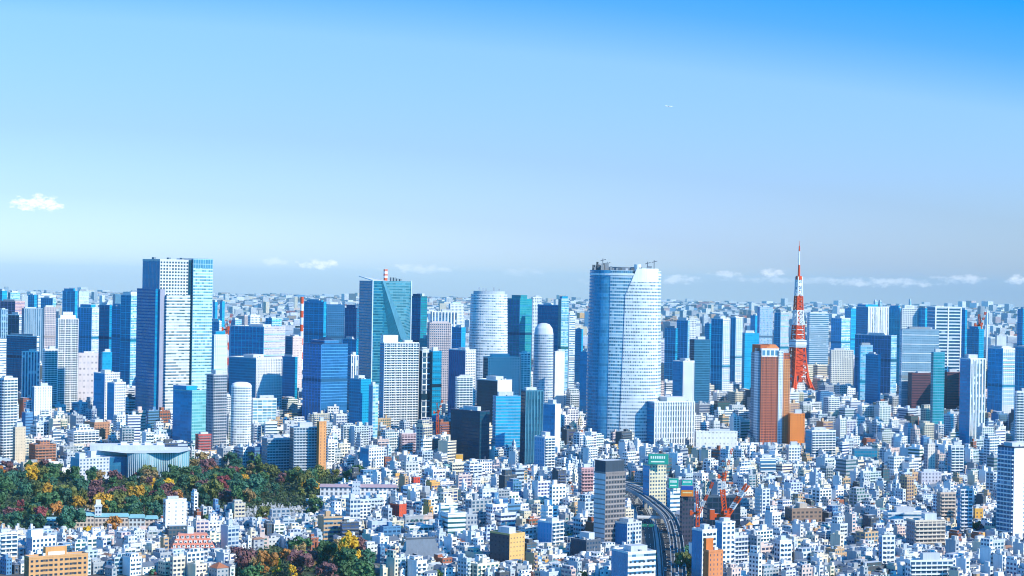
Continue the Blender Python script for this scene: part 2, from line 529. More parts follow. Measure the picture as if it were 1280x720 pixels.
def tower(L, C, Rr, top, D=None, sl=S_GLASS, sr=None, label=None, lm=None, name='office_tower', cat='tower', phi=30, dep=None, base=None,
          bands=None, fins=None, balc='', win='', roof=None, steps=None, kit=3, hut=True, par=None, mast=None, group=None, roofcol=None, vis=None):
    sr = sr or sl  # many left styles are darker: side shade put into their colours
    p, rz, w, d, h, D = place(L, C, Rr, top, D, phi, dep, base)
    o = empty(name, (p.x, p.y, 0), rz, label, cat, group)
    reserve(p.x, p.y, rz, w, d)
    bpy_y = proj(p.x, D, 0)[1]
    DRAW.append((D, L, Rr, top, bpy_y))
    KEEP.append((L, Rr, D, vis or ((base - 9) if base else min(bpy_y - 24, 520))))
    if lm:
        landmark(lm, (L + Rr) / 2, min(bpy_y, top + 90) * 0.6 + top * 0.4)
    if 'f' in balc:
        sr = sr.c(wf=max(sr.wf, .84), hf=.74, fill=.93)
    if 'l' in balc:
        sl = sl.c(wf=max(sl.wf, .84), hf=.74, fill=.93)
    b = MB()
    b.box(-w / 2, w / 2, -d / 2, d / 2, 0, h, [sr, sr, sl, sl], flat(roofcol) if roofcol else (roof or ROOF))
    b.build('facade', o)
    parapet(o, w, d, h, par or sr.wall)
    z = h
    for (fx0, fx1, fy0, fy1, hh, st) in (steps or ()):
        b = MB()
        b.box(-w / 2 + fx0 * w, -w / 2 + fx1 * w, -d / 2 + fy0 * d, -d / 2 + fy1 * d, z - 0.2, z + hh, st, ROOF)
        b.build('upper_storey', o)
    if kit or hut:
        roof_kit(o, w, d, h, kit, hut=hut and not steps)
    fl = sr.fl
    nf = int(h / fl)
    if not bands and not balc and not fins and name == 'office_tower' and sl.wf > 0:
        # light spandrel lines every few storeys, mullions up the near sides, one or two taller plant storeys
        q = random.Random(int(L * 7 + top))
        c0 = sl.wall
        lc = tuple(min(.8, x * q.uniform(1.35, 1.9) + .03) for x in c0)
        every = q.choice((2, 3, 3, 4)) if D > 3000 else q.choice((1, 2, 2))
        me = box_me('floor_band', -w / 2 - .25, w / 2 + .25, -d / 2 - .25, d / 2 + .25, 0, q.uniform(.6, 1.0), lc)
        for i in range(every, nf, every):
            if i * fl > 40:
                link('floor_band', me, o, (0, 0, i * fl - .3))
        nm = max(2, int(d / q.uniform(6, 10)))
        me = box_me('mullion', -.4, .1, -.35, .35, 0, h - .5, lc)
        for i in range(nm + 1):
            link('mullion', me, o, (-w / 2, -d / 2 + .4 + i * (d - .8) / nm, .2))
        b = MB()
        zc = h * q.uniform(.45, .7)
        b.box(-w / 2 - .32, w / 2 + .32, -d / 2 - .32, d / 2 + .32, zc, zc + fl * 1.1, flat(tuple(x * .55 for x in c0)), None, True)
        b.build('plant_storey', o)
        if not steps and q.random() < .6:
            u0, u1 = q.uniform(.05, .25), q.uniform(.6, .95)
            b = MB(); b.box(-w / 2 + u0 * w, -w / 2 + u1 * w, -d / 2 + .15 * d, d / 2 - .1 * d, h - .2, h + q.uniform(3, 7), flat(q.choice(((.62, .64, .66), (.3, .34, .38), c0))), ROOF)
            b.build('roof_screen', o)
    if bands:
        col, bh, pr = bands
        me = box_me('floor_band', -w / 2 - pr, w / 2 + pr, -d / 2 - pr, d / 2 + pr, 0, bh, col)
        for i in range(max(1, nf - 99), nf):
            link('floor_band', me, o, (0, 0, i * fl - bh / 2 + 0.1))
    if fins:
        col, fw, pr, sp, faces = fins
        if 'f' in faces:
            me = box_me('pilaster', -fw / 2, fw / 2, -pr, 0.1, 0, h - 0.4, col)
            n = max(2, round(w / sp))
            for i in range(n + 1):
                link('pilaster', me, o, (-w / 2 + fw / 2 + i * (w - fw) / n, -d / 2, 0.2))
        if 'l' in faces:
            me = box_me('pilaster', -pr, 0.1, -fw / 2, fw / 2, 0, h - 0.4, col)
            n = max(2, round(d / sp))
            for i in range(n + 1):
                link('pilaster', me, o, (-w / 2, -d / 2 + fw / 2 + i * (d - fw) / n, 0.2))
    if balc:
        balconies(o, w, d, h, fl, balc, sr.wall)
    if win:
        windows(o, w, d, h, fl, win)
    if mast:
        b = MB()
        b.beam((0, 0, h), (0, 0, h + mast), 0.5, flat((0.7, 0.7, 0.72)))
        b.build('antenna', o)
    o['_h'] = h
    return o, w, d, h


def balconies(o, w, d, h, fl, faces, col, start=1, prot=1.3, m=0.6):
    nf = min(60, int(h / fl))
    for f in faces:
        b = MB()
        if f == 'f':
            b.box(-w / 2 + m, w / 2 - m, -d / 2 - prot, -d / 2 + 0.05, 0, 1.15, flat(col), flat((0.45, 0.45, 0.45)), True)
        elif f == 'l':
            b.box(-w / 2 - prot, -w / 2 + 0.05, -d / 2 + m, d / 2 - m, 0, 1.15, flat(col), flat((0.45, 0.45, 0.45)), True)
        else:
            b.box(w / 2 - 0.05, w / 2 + prot, -d / 2 + m, d / 2 - m, 0, 1.15, flat(col), flat((0.45, 0.45, 0.45)), True)
        me = b.mesh('balcony', M['facade'])
        for i in range(start, nf):
            link('balcony', me, o, (0, 0, i * fl - 0.2))


def windows(o, w, d, h, fl, faces, ww=1.7, wh=1.5, sp=3.4, most=100):
    nf = int(h / fl)
    tot = 0
    for f in faces:
        Lf = w if f == 'f' else d
        n = max(1, int((Lf - 1.0) / sp))
        b = MB()
        if f == 'f':
            b.box(-ww / 2, ww / 2, -0.07, 0.05, 0, wh, flat(CHAR), None, True)
        else:
            b.box(-0.07, 0.05, -ww / 2, ww / 2, 0, wh, flat(CHAR), None, True)
        me = b.mesh('window', M['pane'])
        for k in range(nf - 1, 0, -1):
            for i in range(n):
                if tot >= most:
                    return
                t = (i + 0.5) / n - 0.5
                link('window', me, o, (t * (w - 0.8), -d / 2, k * fl + 0.9) if f == 'f' else (-w / 2, t * (d - 0.8), k * fl + 0.9))
                tot += 1


# ------------------------------------------------------------------ setting: ground, park, roads
def sheet(name, pts, z, m, kind='structure'):
    me = bpy.data.meshes.new(name)
    me.from_pydata([(p[0], p[1], z) for p in pts], [], [tuple(range(len(pts)))])
    me.materials.append(m)
    o = link(name, me)
    o['kind'] = kind
    return o


gp = [(27800 * sin(a), 27800 * cos(a)) for a in np.linspace(radians(38), radians(-38), 40)]
sheet('ground', [(900, -300), *gp, (-900, -300)][::-1], 0.0, M['ground'])

PARK1 = [gpt(x, y) for x, y in ((-60, 588), (85, 594), (150, 598), (240, 583), (330, 585), (400, 592), (445, 602), (440, 614), (395, 627), (400, 650),
                                (330, 657), (235, 642), (200, 654), (190, 670), (60, 674), (-60, 666))]
PARK2 = [gpt(x, y) for x, y in ((296, 735), (306, 692), (345, 684), (385, 692), (408, 682), (447, 682), (462, 702), (474, 735))]
PARKS = [PARK1, PARK2]
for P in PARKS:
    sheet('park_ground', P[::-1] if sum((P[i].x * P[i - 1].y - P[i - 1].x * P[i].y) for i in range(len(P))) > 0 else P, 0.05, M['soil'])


def inside(x, y, P):
    c = False
    for i in range(len(P)):
        a, b = P[i], P[i - 1]
        if (a.y > y) != (b.y > y) and x < (b.x - a.x) * (y - a.y) / (b.y - a.y) + a.x:
            c = not c
    return c


def smooth(pts, n=8):
    out = []
    P = [pts[0] * 2 - pts[1], *pts, pts[-1] * 2 - pts[-2]]
    for i in range(1, len(P) - 2):
        for k in range(n):
            t = k / n
            out.append(0.5 * (2 * P[i] + (P[i + 1] - P[i - 1]) * t + (2 * P[i - 1] - 5 * P[i] + 4 * P[i + 1] - P[i + 2]) * t * t + (3 * P[i] - P[i - 1] - 3 * P[i + 1] + P[i + 2]) * t ** 3))
    out.append(P[-2])
    return out


def side(pts, off):
    out = []
    for i, p in enumerate(pts):
        t = pts[min(i + 1, len(pts) - 1)] - pts[max(i - 1, 0)]
        n = Vector((t.y, -t.x, 0)).normalized()
        out.append(p + n * off)
    return out


def ribbon(name, pts, o0, o1, z, m, parent=None, thick=0.0, kind=None):
    a, b = side(pts, o0), side(pts, o1)
    v, f = [], []
    n = len(pts)
    for p, q in zip(a, b):
        v += [(p.x, p.y, p.z + z), (q.x, q.y, q.z + z)]
    if thick:
        for p, q in zip(a, b):
            v += [(p.x, p.y, p.z + z - thick), (q.x, q.y, q.z + z - thick)]
    for i in range(n - 1):
        f.append((2 * i, 2 * i + 1, 2 * i + 3, 2 * i + 2))
        if thick:
            k = 2 * n
            f += [(k + 2 * i, k + 2 * i + 2, k + 2 * i + 3, k + 2 * i + 1), (2 * i, 2 * i + 2, k + 2 * i + 2, k + 2 * i), (2 * i + 1, k + 2 * i + 1, k + 2 * i + 3, 2 * i + 3)]
    if thick:
        k = 2 * n
        f += [(0, k, k + 1, 1), (2 * n - 2, 2 * n - 1, k + 2 * n - 1, k + 2 * n - 2)]
    me = bpy.data.meshes.new(name)
    me.from_pydata(v, [], f)
    me.materials.append(m)
    o = link(name, me, parent)
    if kind:
        o['kind'] = kind
    return o


def dashes(name, pts, off, z, w=0.25, dl=6.0, gap=9.0):
    s = side(pts, off)
    v, f, acc, on = [], [], 0.0, []
    for i in range(len(s) - 1):
        seg = s[i + 1] - s[i]
        L = seg.length
        t = seg / L
        n = Vector((t.y, -t.x, 0)) * w
        x = (-acc) % (dl + gap)
        while x + dl < L:
            a, b = s[i] + t * x, s[i] + t * (x + dl)
            k = len(v)
            v += [(q.x, q.y, q.z + z) for q in (a - n, a + n, b + n, b - n)]
            f.append((k, k + 1, k + 2, k + 3))
            x += dl + gap
        acc += L
    me = bpy.data.meshes.new(name)
    me.from_pydata(v, [], f)
    me.materials.append(M['paint'])
    o = link(name, me)
    o['kind'] = 'structure'
    return o


ROADC = smooth([gpt(x, y) for x, y in ((828, 760), (825, 722), (823, 690), (819, 660), (811, 638), (799, 620), (782, 608), (752, 598))])
ribbon('avenue_road', ROADC, -13.5, 13.5, 0.10, M['asphalt'], kind='structure')
ribbon('pavement', ROADC, -17.5, -13.5, 0.24, M['concrete'], thick=0.2, kind='structure')
ribbon('pavement', ROADC, 13.5, 17.0, 0.24, M['concrete'], thick=0.2, kind='structure')
for k, off in enumerate((-9.6, -6.2, 6.2, 9.6)):
    dashes('lane_marking', ROADC, off, 0.13, 0.2)
for off in (-2.6, 2.6, -13.0, 13.0):
    ribbon('lane_marking', ROADC, off - 0.16, off + 0.16, 0.13, M['paint'], kind='structure')
ribbon('road_median', ROADC, -1.2, 1.2, 0.30, M['concrete'], thick=0.25, kind='structure')

HZ = 12.0
HWY = smooth([gpt(x, y, HZ) for x, y in ((849, 775), (848.5, 725), (847, 692), (844, 668), (836, 646), (818, 629), (796, 614), (770, 604), (740, 596))])
hw = empty('elevated_expressway', (0, 0, 0), 0, 'elevated expressway curving beside the wide avenue under the pedestrian bridge', 'expressway')
landmark('curving elevated expressway', 845, 670)
ribbon('deck', HWY, -5.2, 5.2, 0.0, M['asphalt'], hw, thick=1.6)
for sgn in (-1, 1):
    ribbon('side_barrier', HWY, sgn * 5.2 - 0.25, sgn * 5.2 + 0.25, 1.5, M['concrete'], hw, thick=3.4)
ribbon('median_barrier', HWY, -0.3, 0.3, 1.0, M['concrete'], hw, thick=0.98)
for off in (-2.6, 2.6):
    ribbon('lane_line', HWY, off - 0.12, off + 0.12, 0.03, M['paint'], hw)
for i in range(4, len(HWY), 4):
    p = HWY[i]
    b = MB()
    b.box(p.x - 1.4, p.x + 1.4, p.y - 1.4, p.y + 1.4, 0, HZ - 1.7, flat((0.4, 0.4, 0.4)))
    b.box(p.x - 4.2, p.x + 4.2, p.y - 1.3, p.y + 1.3, HZ - 3.2, HZ - 1.65, flat((0.4, 0.4, 0.4)), None, True)
    b.build('pier', hw)

# pedestrian bridge over the avenue
a, b_ = gpt(796, 646, 7.0), gpt(843, 648, 7.0)
fb = empty('pedestrian_bridge', ((a.x + b_.x) / 2, (a.y + b_.y) / 2, 0), 0, 'white pedestrian bridge spanning the avenue beside the expressway', 'footbridge')
wb = (b_.x - a.x)
for nm, y0, y1, z0, z1 in (('deck', -2.0, 2.0, 6.2, 7.0), ('railing', -2.15, -1.95, 7.0, 8.3), ('railing', 1.95, 2.15, 7.0, 8.3)):
    b = MB(); b.box(-wb / 2, wb / 2, y0, y1, z0, z1, flat(WHITE), None, True); b.build(nm, fb)
for x in (-wb / 2 + 1, wb / 2 - 1, 0):
    b = MB(); b.box(x - 0.5, x + 0.5, -0.6, 0.6, 0, 6.25, flat(PALE)); b.build('pier', fb)

def street_lamp(p, face, label):
    o = empty('street_lamp', (p.x, p.y, 0.24), face, label, 'street lamp', 'street lamps along the avenue')
    b = MB(); b.prism([(0.13 * cos(t), 0.13 * sin(t)) for t in np.linspace(0, 2 * pi, 9)[:-1]], 0, 8.6, flat((.55, .58, .6)), None, [(0.07 * cos(t), 0.07 * sin(t)) for t in np.linspace(0, 2 * pi, 9)[:-1]]); b.build('pole', o)
    b = MB(); b.beam((0, 0, 8.5), (2.6, 0, 9.1), 0.06, flat((.55, .58, .6))); b.build('arm', o)
    b = MB(); b.box(2.2, 3.3, -.18, .18, 9.0, 9.2, flat((.8, .8, .78)), None, True); b.build('lamp_head', o)


LAMPS = []
for i in range(7, 36, 2):
    for off in (-14.2, 14.2):
        q = side(ROADC, off)[i]
        t_ = ROADC[i + 1] - ROADC[i - 1]
        LAMPS.append((q, atan2(t_.y, t_.x) + (pi / 2 if off > 0 else -pi / 2)))
for n_, (q, fa) in enumerate(LAMPS):
    street_lamp(q, fa, None)
for i, lb in ((12, 'nearer green direction sign gantry over the avenue'), (22, 'farther green direction sign gantry, close to the pedestrian bridge')):
    q = ROADC[i]
    t_ = ROADC[i + 1] - ROADC[i - 1]
    o = empty('sign_gantry', (q.x, q.y, 0.2), atan2(t_.y, t_.x) - pi / 2, lb, 'sign gantry')
    for x in (-14.5, 0):
        b = MB(); b.box(x - .2, x + .2, -.2, .2, 0, 6.8, flat((.6, .62, .64))); b.build('post', o)
    b = MB(); b.box(-14.5, 0, -.18, .18, 6.8, 7.3, flat((.6, .62, .64)), None, True); b.build('beam', o)
    for x in (-10.5, -4.5):
        b = MB(); b.box(x - 2.4, x + 2.4, -.35, -.2, 5.4, 7.9, flat((.02, .22, .16)), None, True); b.build('sign_panel', o)

# the side road along the park, on its low embankment wall
RP = smooth([gpt(x, y) for x, y in ((300, 592), (350, 594), (400, 594), (445, 600), (475, 612))])
ribbon('park_road', RP, -6, 6, 0.12, M['asphalt'], kind='structure')
ribbon('pavement', RP, -9, -6, 0.26, M['concrete'], thick=0.2, kind='structure')

ROADS = [(ROADC, 19.0), (HWY, 7.0), (RP, 9.5)]


def on_road(x, y, pad):
    for pts, wd in ROADS:
        w2 = (wd + pad) ** 2
        for p in pts:
            if (p.x - x) ** 2 + (p.y - y) ** 2 < w2:
                return True
    return False


def road_free(x, y, r):
    for (ex, ey, c, s, hw_, hd_, rad) in EXC:
        dx_, dy_ = x - ex, y - ey
        if dx_ * dx_ + dy_ * dy_ < (rad + r) ** 2:
            lx, ly = dx_ * c + dy_ * s, -dx_ * s + dy_ * c
            if abs(lx) < hw_ + r * 0.8 and abs(ly) < hd_ + r * 0.8:
                return False
    return True


# ------------------------------------------------------------------ the great towers
def great_slab():
    """broad tower on the left: dark side, pale grid top behind a lower bright bay, glassy wing"""
    L, D = 175, 2640
    p, rz, w, d, h, D = place(178, 200, 240, 326, D, 28)
    o = empty('skyscraper', (p.x, p.y, 0), rz, 'tallest broad skyscraper of the left half, dark side, pale banded front bay and glassy wing', 'skyscraper')
    reserve(p.x, p.y, rz, w + 30, d + 20)
    landmark('broad banded skyscraper', 218, 440)
    DRAW.append((D, 174, 262, 324, 540)); KEEP.append((172, 264, D, 514))
    side_st = S_DEEP.c(fl=4.2, bay=4.0, wf=0.5, hf=1.0, wall=(.01, .32, .52))
    grid = St((0.66, 0.66, 0.64), (0.02, 0.05, 0.10), 4.6, 4.4, 0.62, 0.56, 0.95)
    grid.fill = .95
    b = MB(); b.box(-w / 2, w / 2, -d / 2, d / 2, 0, h, [grid, side_st, side_st, side_st], ROOF); b.build('core', o)
    h2 = at(200, 361, D).z
    b = MB(); b.box(-w / 2 - 5, -w / 2 + 0.0, -d / 2 + 2, d / 2 + 6, 0, h2, S_DEEP.c(fl=4.2, wall=(0.002, 0.15, 0.36)), ROOFD); b.build('side_wing', o)
    band = St((0.64, 0.63, 0.58), (0.14, 0.22, 0.28), 4.2, 4.2, 1.0, 0.48, 0.5)
    x0, x1 = -w / 2 + 0.16 * w, w / 2 - 0.10 * w
    h3 = at(220, 369, D).z
    b = MB(); b.box(x0, x1, -d / 2 - 6, -d / 2, 0, h3, [band, band, S_DEEP, S_DEEP], ROOF); b.build('front_bay', o)
    me = box_me('floor_band', x0 - 0.35, x1 + 0.35, -d / 2 - 6.4, -d / 2 - 0.1, 0, 1.1, (0.78, 0.77, 0.72))
    for i in range(1, int(h3 / 4.2)):
        link('floor_band', me, o, (0, 0, i * 4.2 - 0.3))
    b = MB(); b.box(-w / 2, x0, -d / 2 - 2.0, -d / 2, 0, h3 + 8, flat((0.33, 0.33, 0.42)), ROOF); b.build('recess_shade', o)  # recess strip built as a shallow box, its shade in the lavender colour
    wing = St((0.48, 0.66, 0.72), (0.10, 0.30, 0.40), 3.3, 4.2, 0.9, 0.5, 0.55)
    k = D / FPX / cos(radians(28))
    ww = 25 * k
    hw_ = at(250, 323, D).z
    b = MB(); b.box(w / 2 + 0.5, w / 2 + ww, -d / 2 - 4.0, d / 2 - 6, 0, hw_ - 13, [wing, wing, S_DEEP, S_DEEP], ROOF); b.build('glass_wing', o)
    me = box_me('floor_band', w / 2 + 0.9, w / 2 + ww + 0.3, -d / 2 - 4.3, d / 2 - 6, 0, 0.9, (0.62, 0.78, 0.82))
    for i in range(1, int((hw_ - 13) / 4.2)):
        link('floor_band', me, o, (0, 0, i * 4.2 - 0.3))
    cr = St((0.30, 0.50, 0.60), (0.06, 0.22, 0.36), 4.0, 6.5, 0.8, 0.85, 0.9)
    b = MB(); b.box(w / 2 + 0.5, w / 2 + ww, -d / 2 - 4.0, d / 2 - 6, hw_ - 13, hw_, cr, ROOFD); b.build('glass_crown', o)
    b = MB(); b.box(w / 2 - 0.10 * w, w / 2 + 0.6, -d / 2 - 0.6, -d / 2 + 4, 0, h + 2, S_NIGHT, ROOFD); b.build('painted_slot', o)  # solid strip; the slot's shade is its near-black colour
    parapet(o, w, d, h, (0.6, 0.6, 0.6), 2.4)
    for x in (-w * 0.42, w * 0.05, w * 0.47):
        b = MB(); b.box(x - 1.6, x + 1.6, -3, 3, h, h + 5, flat((0.2, 0.25, 0.3))); b.build('window_cleaning_crane', o)
    roof_kit(o, w, d, h, 3, hut=False)


great_slab()


def round_plan(rx, ry, n, p=2.0, rot=0.0):
    out = []
    for i in range(n):
        a = -pi + 2 * pi * i / n
        c, s = cos(a), sin(a)
        out.append((rx * abs(c) ** (2 / p) * (1 if c > 0 else -1), ry * abs(s) ** (2 / p) * (1 if s > 0 else -1)))
    return out


def shell(b, fn, angs, zs, st, zlo=None):
    """curved wall from fn(angle, z) -> (x, y); angles counter-clockwise"""
    Lacc = 0.0
    us = [0.0]
    for a0, a1 in zip(angs, angs[1:]):
        p, q = fn(a0, 0), fn(a1, 0)
        us.append(us[-1] + sqrt((p[0] - q[0]) ** 2 + (p[1] - q[1]) ** 2) / st.bay)
    for i in range(len(angs) - 1):
        for z0, z1 in zip(zs, zs[1:]):
            p00, p10, p11, p01 = fn(angs[i], z0), fn(angs[i + 1], z0), fn(angs[i + 1], z1), fn(angs[i], z1)
            b.face([(*p00, z0), (*p10, z0), (*p11, z1), (*p01, z1)], st, [(us[i], z0 / st.fl), (us[i + 1], z0 / st.fl), (us[i + 1], z1 / st.fl), (us[i], z1 / st.fl)])


def great_round():
    """huge rounded tower right of the middle, bright curved shell over a glass body"""
    D = 2480
    k = D / FPX
    h = at(785, 338, D).z
    c = at(784, 338, D)
    azm = atan2(c.x, D)
    rx, ry = 46.3 * k, 40 * k
    o = empty('skyscraper', (c.x, D + ry, 0), -azm, 'huge rounded white and glass skyscraper with a swooping curved shell beside the white slotted hotel', 'skyscraper')
    reserve(c.x, D + ry, -azm, 2 * rx + 10, 2 * ry + 10)
    landmark('huge rounded skyscraper', 785, 470)
    DRAW.append((D, 738, 831, 334, 560)); KEEP.append((736, 828, D, 541))

    def prof(z):
        t = z / h
        return 1.0 - 0.025 * t * t + 0.02 * sin(pi * min(1, t * 1.3))

    def body(a, z, g=1.0):
        cc, ss = cos(a), sin(a)
        e = 2 / 2.6
        return (rx * prof(z) * g * abs(cc) ** e * (1 if cc > 0 else -1), ry * prof(z) * g * abs(ss) ** e * (1 if ss > 0 else -1))
    zs = [h * i / 12 for i in range(13)]
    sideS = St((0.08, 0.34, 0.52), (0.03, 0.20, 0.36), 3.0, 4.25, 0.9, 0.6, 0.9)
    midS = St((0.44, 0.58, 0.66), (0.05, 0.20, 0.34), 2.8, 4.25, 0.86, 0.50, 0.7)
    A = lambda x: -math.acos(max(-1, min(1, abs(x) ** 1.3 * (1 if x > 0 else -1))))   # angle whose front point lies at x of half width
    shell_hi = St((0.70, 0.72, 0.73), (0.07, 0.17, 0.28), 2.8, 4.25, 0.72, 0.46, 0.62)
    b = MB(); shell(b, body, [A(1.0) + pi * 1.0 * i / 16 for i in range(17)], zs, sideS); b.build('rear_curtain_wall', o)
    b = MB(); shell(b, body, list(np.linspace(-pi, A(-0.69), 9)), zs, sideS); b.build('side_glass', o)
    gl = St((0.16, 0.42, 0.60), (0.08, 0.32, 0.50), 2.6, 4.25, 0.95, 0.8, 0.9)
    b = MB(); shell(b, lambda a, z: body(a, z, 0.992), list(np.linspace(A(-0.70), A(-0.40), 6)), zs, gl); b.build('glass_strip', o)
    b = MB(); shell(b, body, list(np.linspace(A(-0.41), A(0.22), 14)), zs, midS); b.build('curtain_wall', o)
    b = MB(); shell(b, lambda a, z: body(a, z, 0.975), list(np.linspace(A(0.0), A(1.0), 14)), [q * 0.955 for q in zs], S_NIGHT); b.build('painted_gap', o)  # near-black backing; the gap's shadow is put into its colour
    # the bright shell: its left edge leans, then is cut on the slant near the top
    zc, zt = h * 0.865, h * 1.012

    def edge(z):
        if z < zc:
            return -0.10 + 0.11 * z / zc
        return 0.01 + 0.30 * ((z - zc) / (zt - zc))
    b = MB()
    zz = [zc * i / 14 for i in range(15)] + [zc + (zt - zc) * i / 6 for i in range(1, 7)]
    n = 18
    pts = {}
    for i in range(n + 1):
        for j, z in enumerate(zz):
            e = edge(z)
            x = e + (0.90 - e) * i / n
            pts[i, j] = body(A(x), z, 1.022)
    arc = 1.0 * rx * (0.9) * 1.15
    for i in range(n):
        for j in range(len(zz) - 1):
            u0, u1 = i / n * arc / 2.4, (i + 1) / n * arc / 2.4
            z0, z1 = zz[j], zz[j + 1]
            s_ = shell_hi if z1 <= h * 0.955 else flat((0.8, 0.81, 0.82))
            b.face([(*pts[i, j], z0), (*pts[i + 1, j], z0), (*pts[i + 1, j + 1], z1), (*pts[i, j + 1], z1)], s_, [(u0, z0 / 4.25), (u1, z0 / 4.25), (u1, z1 / 4.25), (u0, z1 / 4.25)])
    for j in range(len(zz) - 1):       # the shell's thickness along its left edge
        p, q = pts[0, j], pts[0, j + 1]
        b.face([(p[0] * 0.96, p[1] * 0.95, zz[j]), (*p, zz[j]), (*q, zz[j + 1]), (q[0] * 0.96, q[1] * 0.95, zz[j + 1])], flat((0.10, 0.22, 0.36)))
    b.build('curved_shell', o)
    b = MB()
    sE = St((0.62, 0.68, 0.72), (0.06, 0.18, 0.30), 4.0, 4.25, 0.7, 0.55, 0.8)
    shell(b, lambda a, z: body(a, z, 1.004), list(np.linspace(A(0.90), A(1.0) + 0.25, 8)), zs, sE)
    b.build('edge_column', o)
    me_b = None
    for i in range(1, int(h / 4.25)):
        z = i * 4.25
        b = MB()
        angs = list(np.linspace(A(-0.41), A(edge(z) - 0.02), 9))
        for a0, a1 in zip(angs, angs[1:]):
            p, q = body(a0, z, 1.006), body(a1, z, 1.006)
            b.face([(*p, z - 0.5), (*q, z - 0.5), (*q, z + 0.5), (*p, z + 0.5)], flat((0.66, 0.74, 0.80)))
        b.build('floor_band', o)
    b = MB(); b.face([(*body(a, h, 0.99), h - 1.0) for a in np.linspace(-pi, pi, 41)[:-1]], flat((0.3, 0.32, 0.34))); b.build('roof', o)
    b = MB()
    shell(b, lambda a, z: body(a, z, 1.012), list(np.linspace(-pi * 0.92, -0.15, 24)), [h - 6.5, h - 4.0], flat((0.75, 0.8, 0.84)))
    b.build('crown_ring', o)
    r = random.Random(4)
    b = MB(); b.prism([(x * 0.45, y * 0.45) for x, y in round_plan(rx, ry, 24)], h - 1, h + 4.5, flat((0.25, 0.27, 0.3)), flat((0.5, 0.5, 0.5))); b.build('helipad', o)
    for i in range(26):
        a = r.uniform(-pi, 0.2)
        x, y = body(a, h, r.uniform(0.62, 0.93))
        s, e = r.uniform(1.0, 2.6), r.uniform(3, 9)
        g = r.choice((0.08, 0.15, 0.3, 0.6))
        b = MB(); b.box(x - s, x + s, y - s, y + s, h - 1.0, h + e * (1.2 if x < -rx * 0.4 else 0.8), flat((g, g * 1.05, g * 1.12))); b.build('rooftop_unit', o)
    for x, y, e in ((-rx * 0.62, -ry * 0.3, 15), (-rx * 0.5, -ry * 0.2, 11), (rx * 0.78, -ry * 0.2, 14), (rx * 0.6, -ry * 0.1, 12)):
        b = MB(); b.beam((x, y, h - 1), (x, y, h + e), 0.45, flat((0.12, 0.14, 0.18)))
        b.beam((x - 3, y, h + e - 3), (x + 4, y, h + e - 1), 0.4, flat((0.12, 0.14, 0.18))); b.build('gondola_crane', o)
    b = MB(); b.prism(round_plan(4.5, 4.5, 14), h - 1, h + 8, flat(WHITE)); b.build('white_dome', o, loc=(rx * 0.33, -ry * 0.45, 0))


great_round()


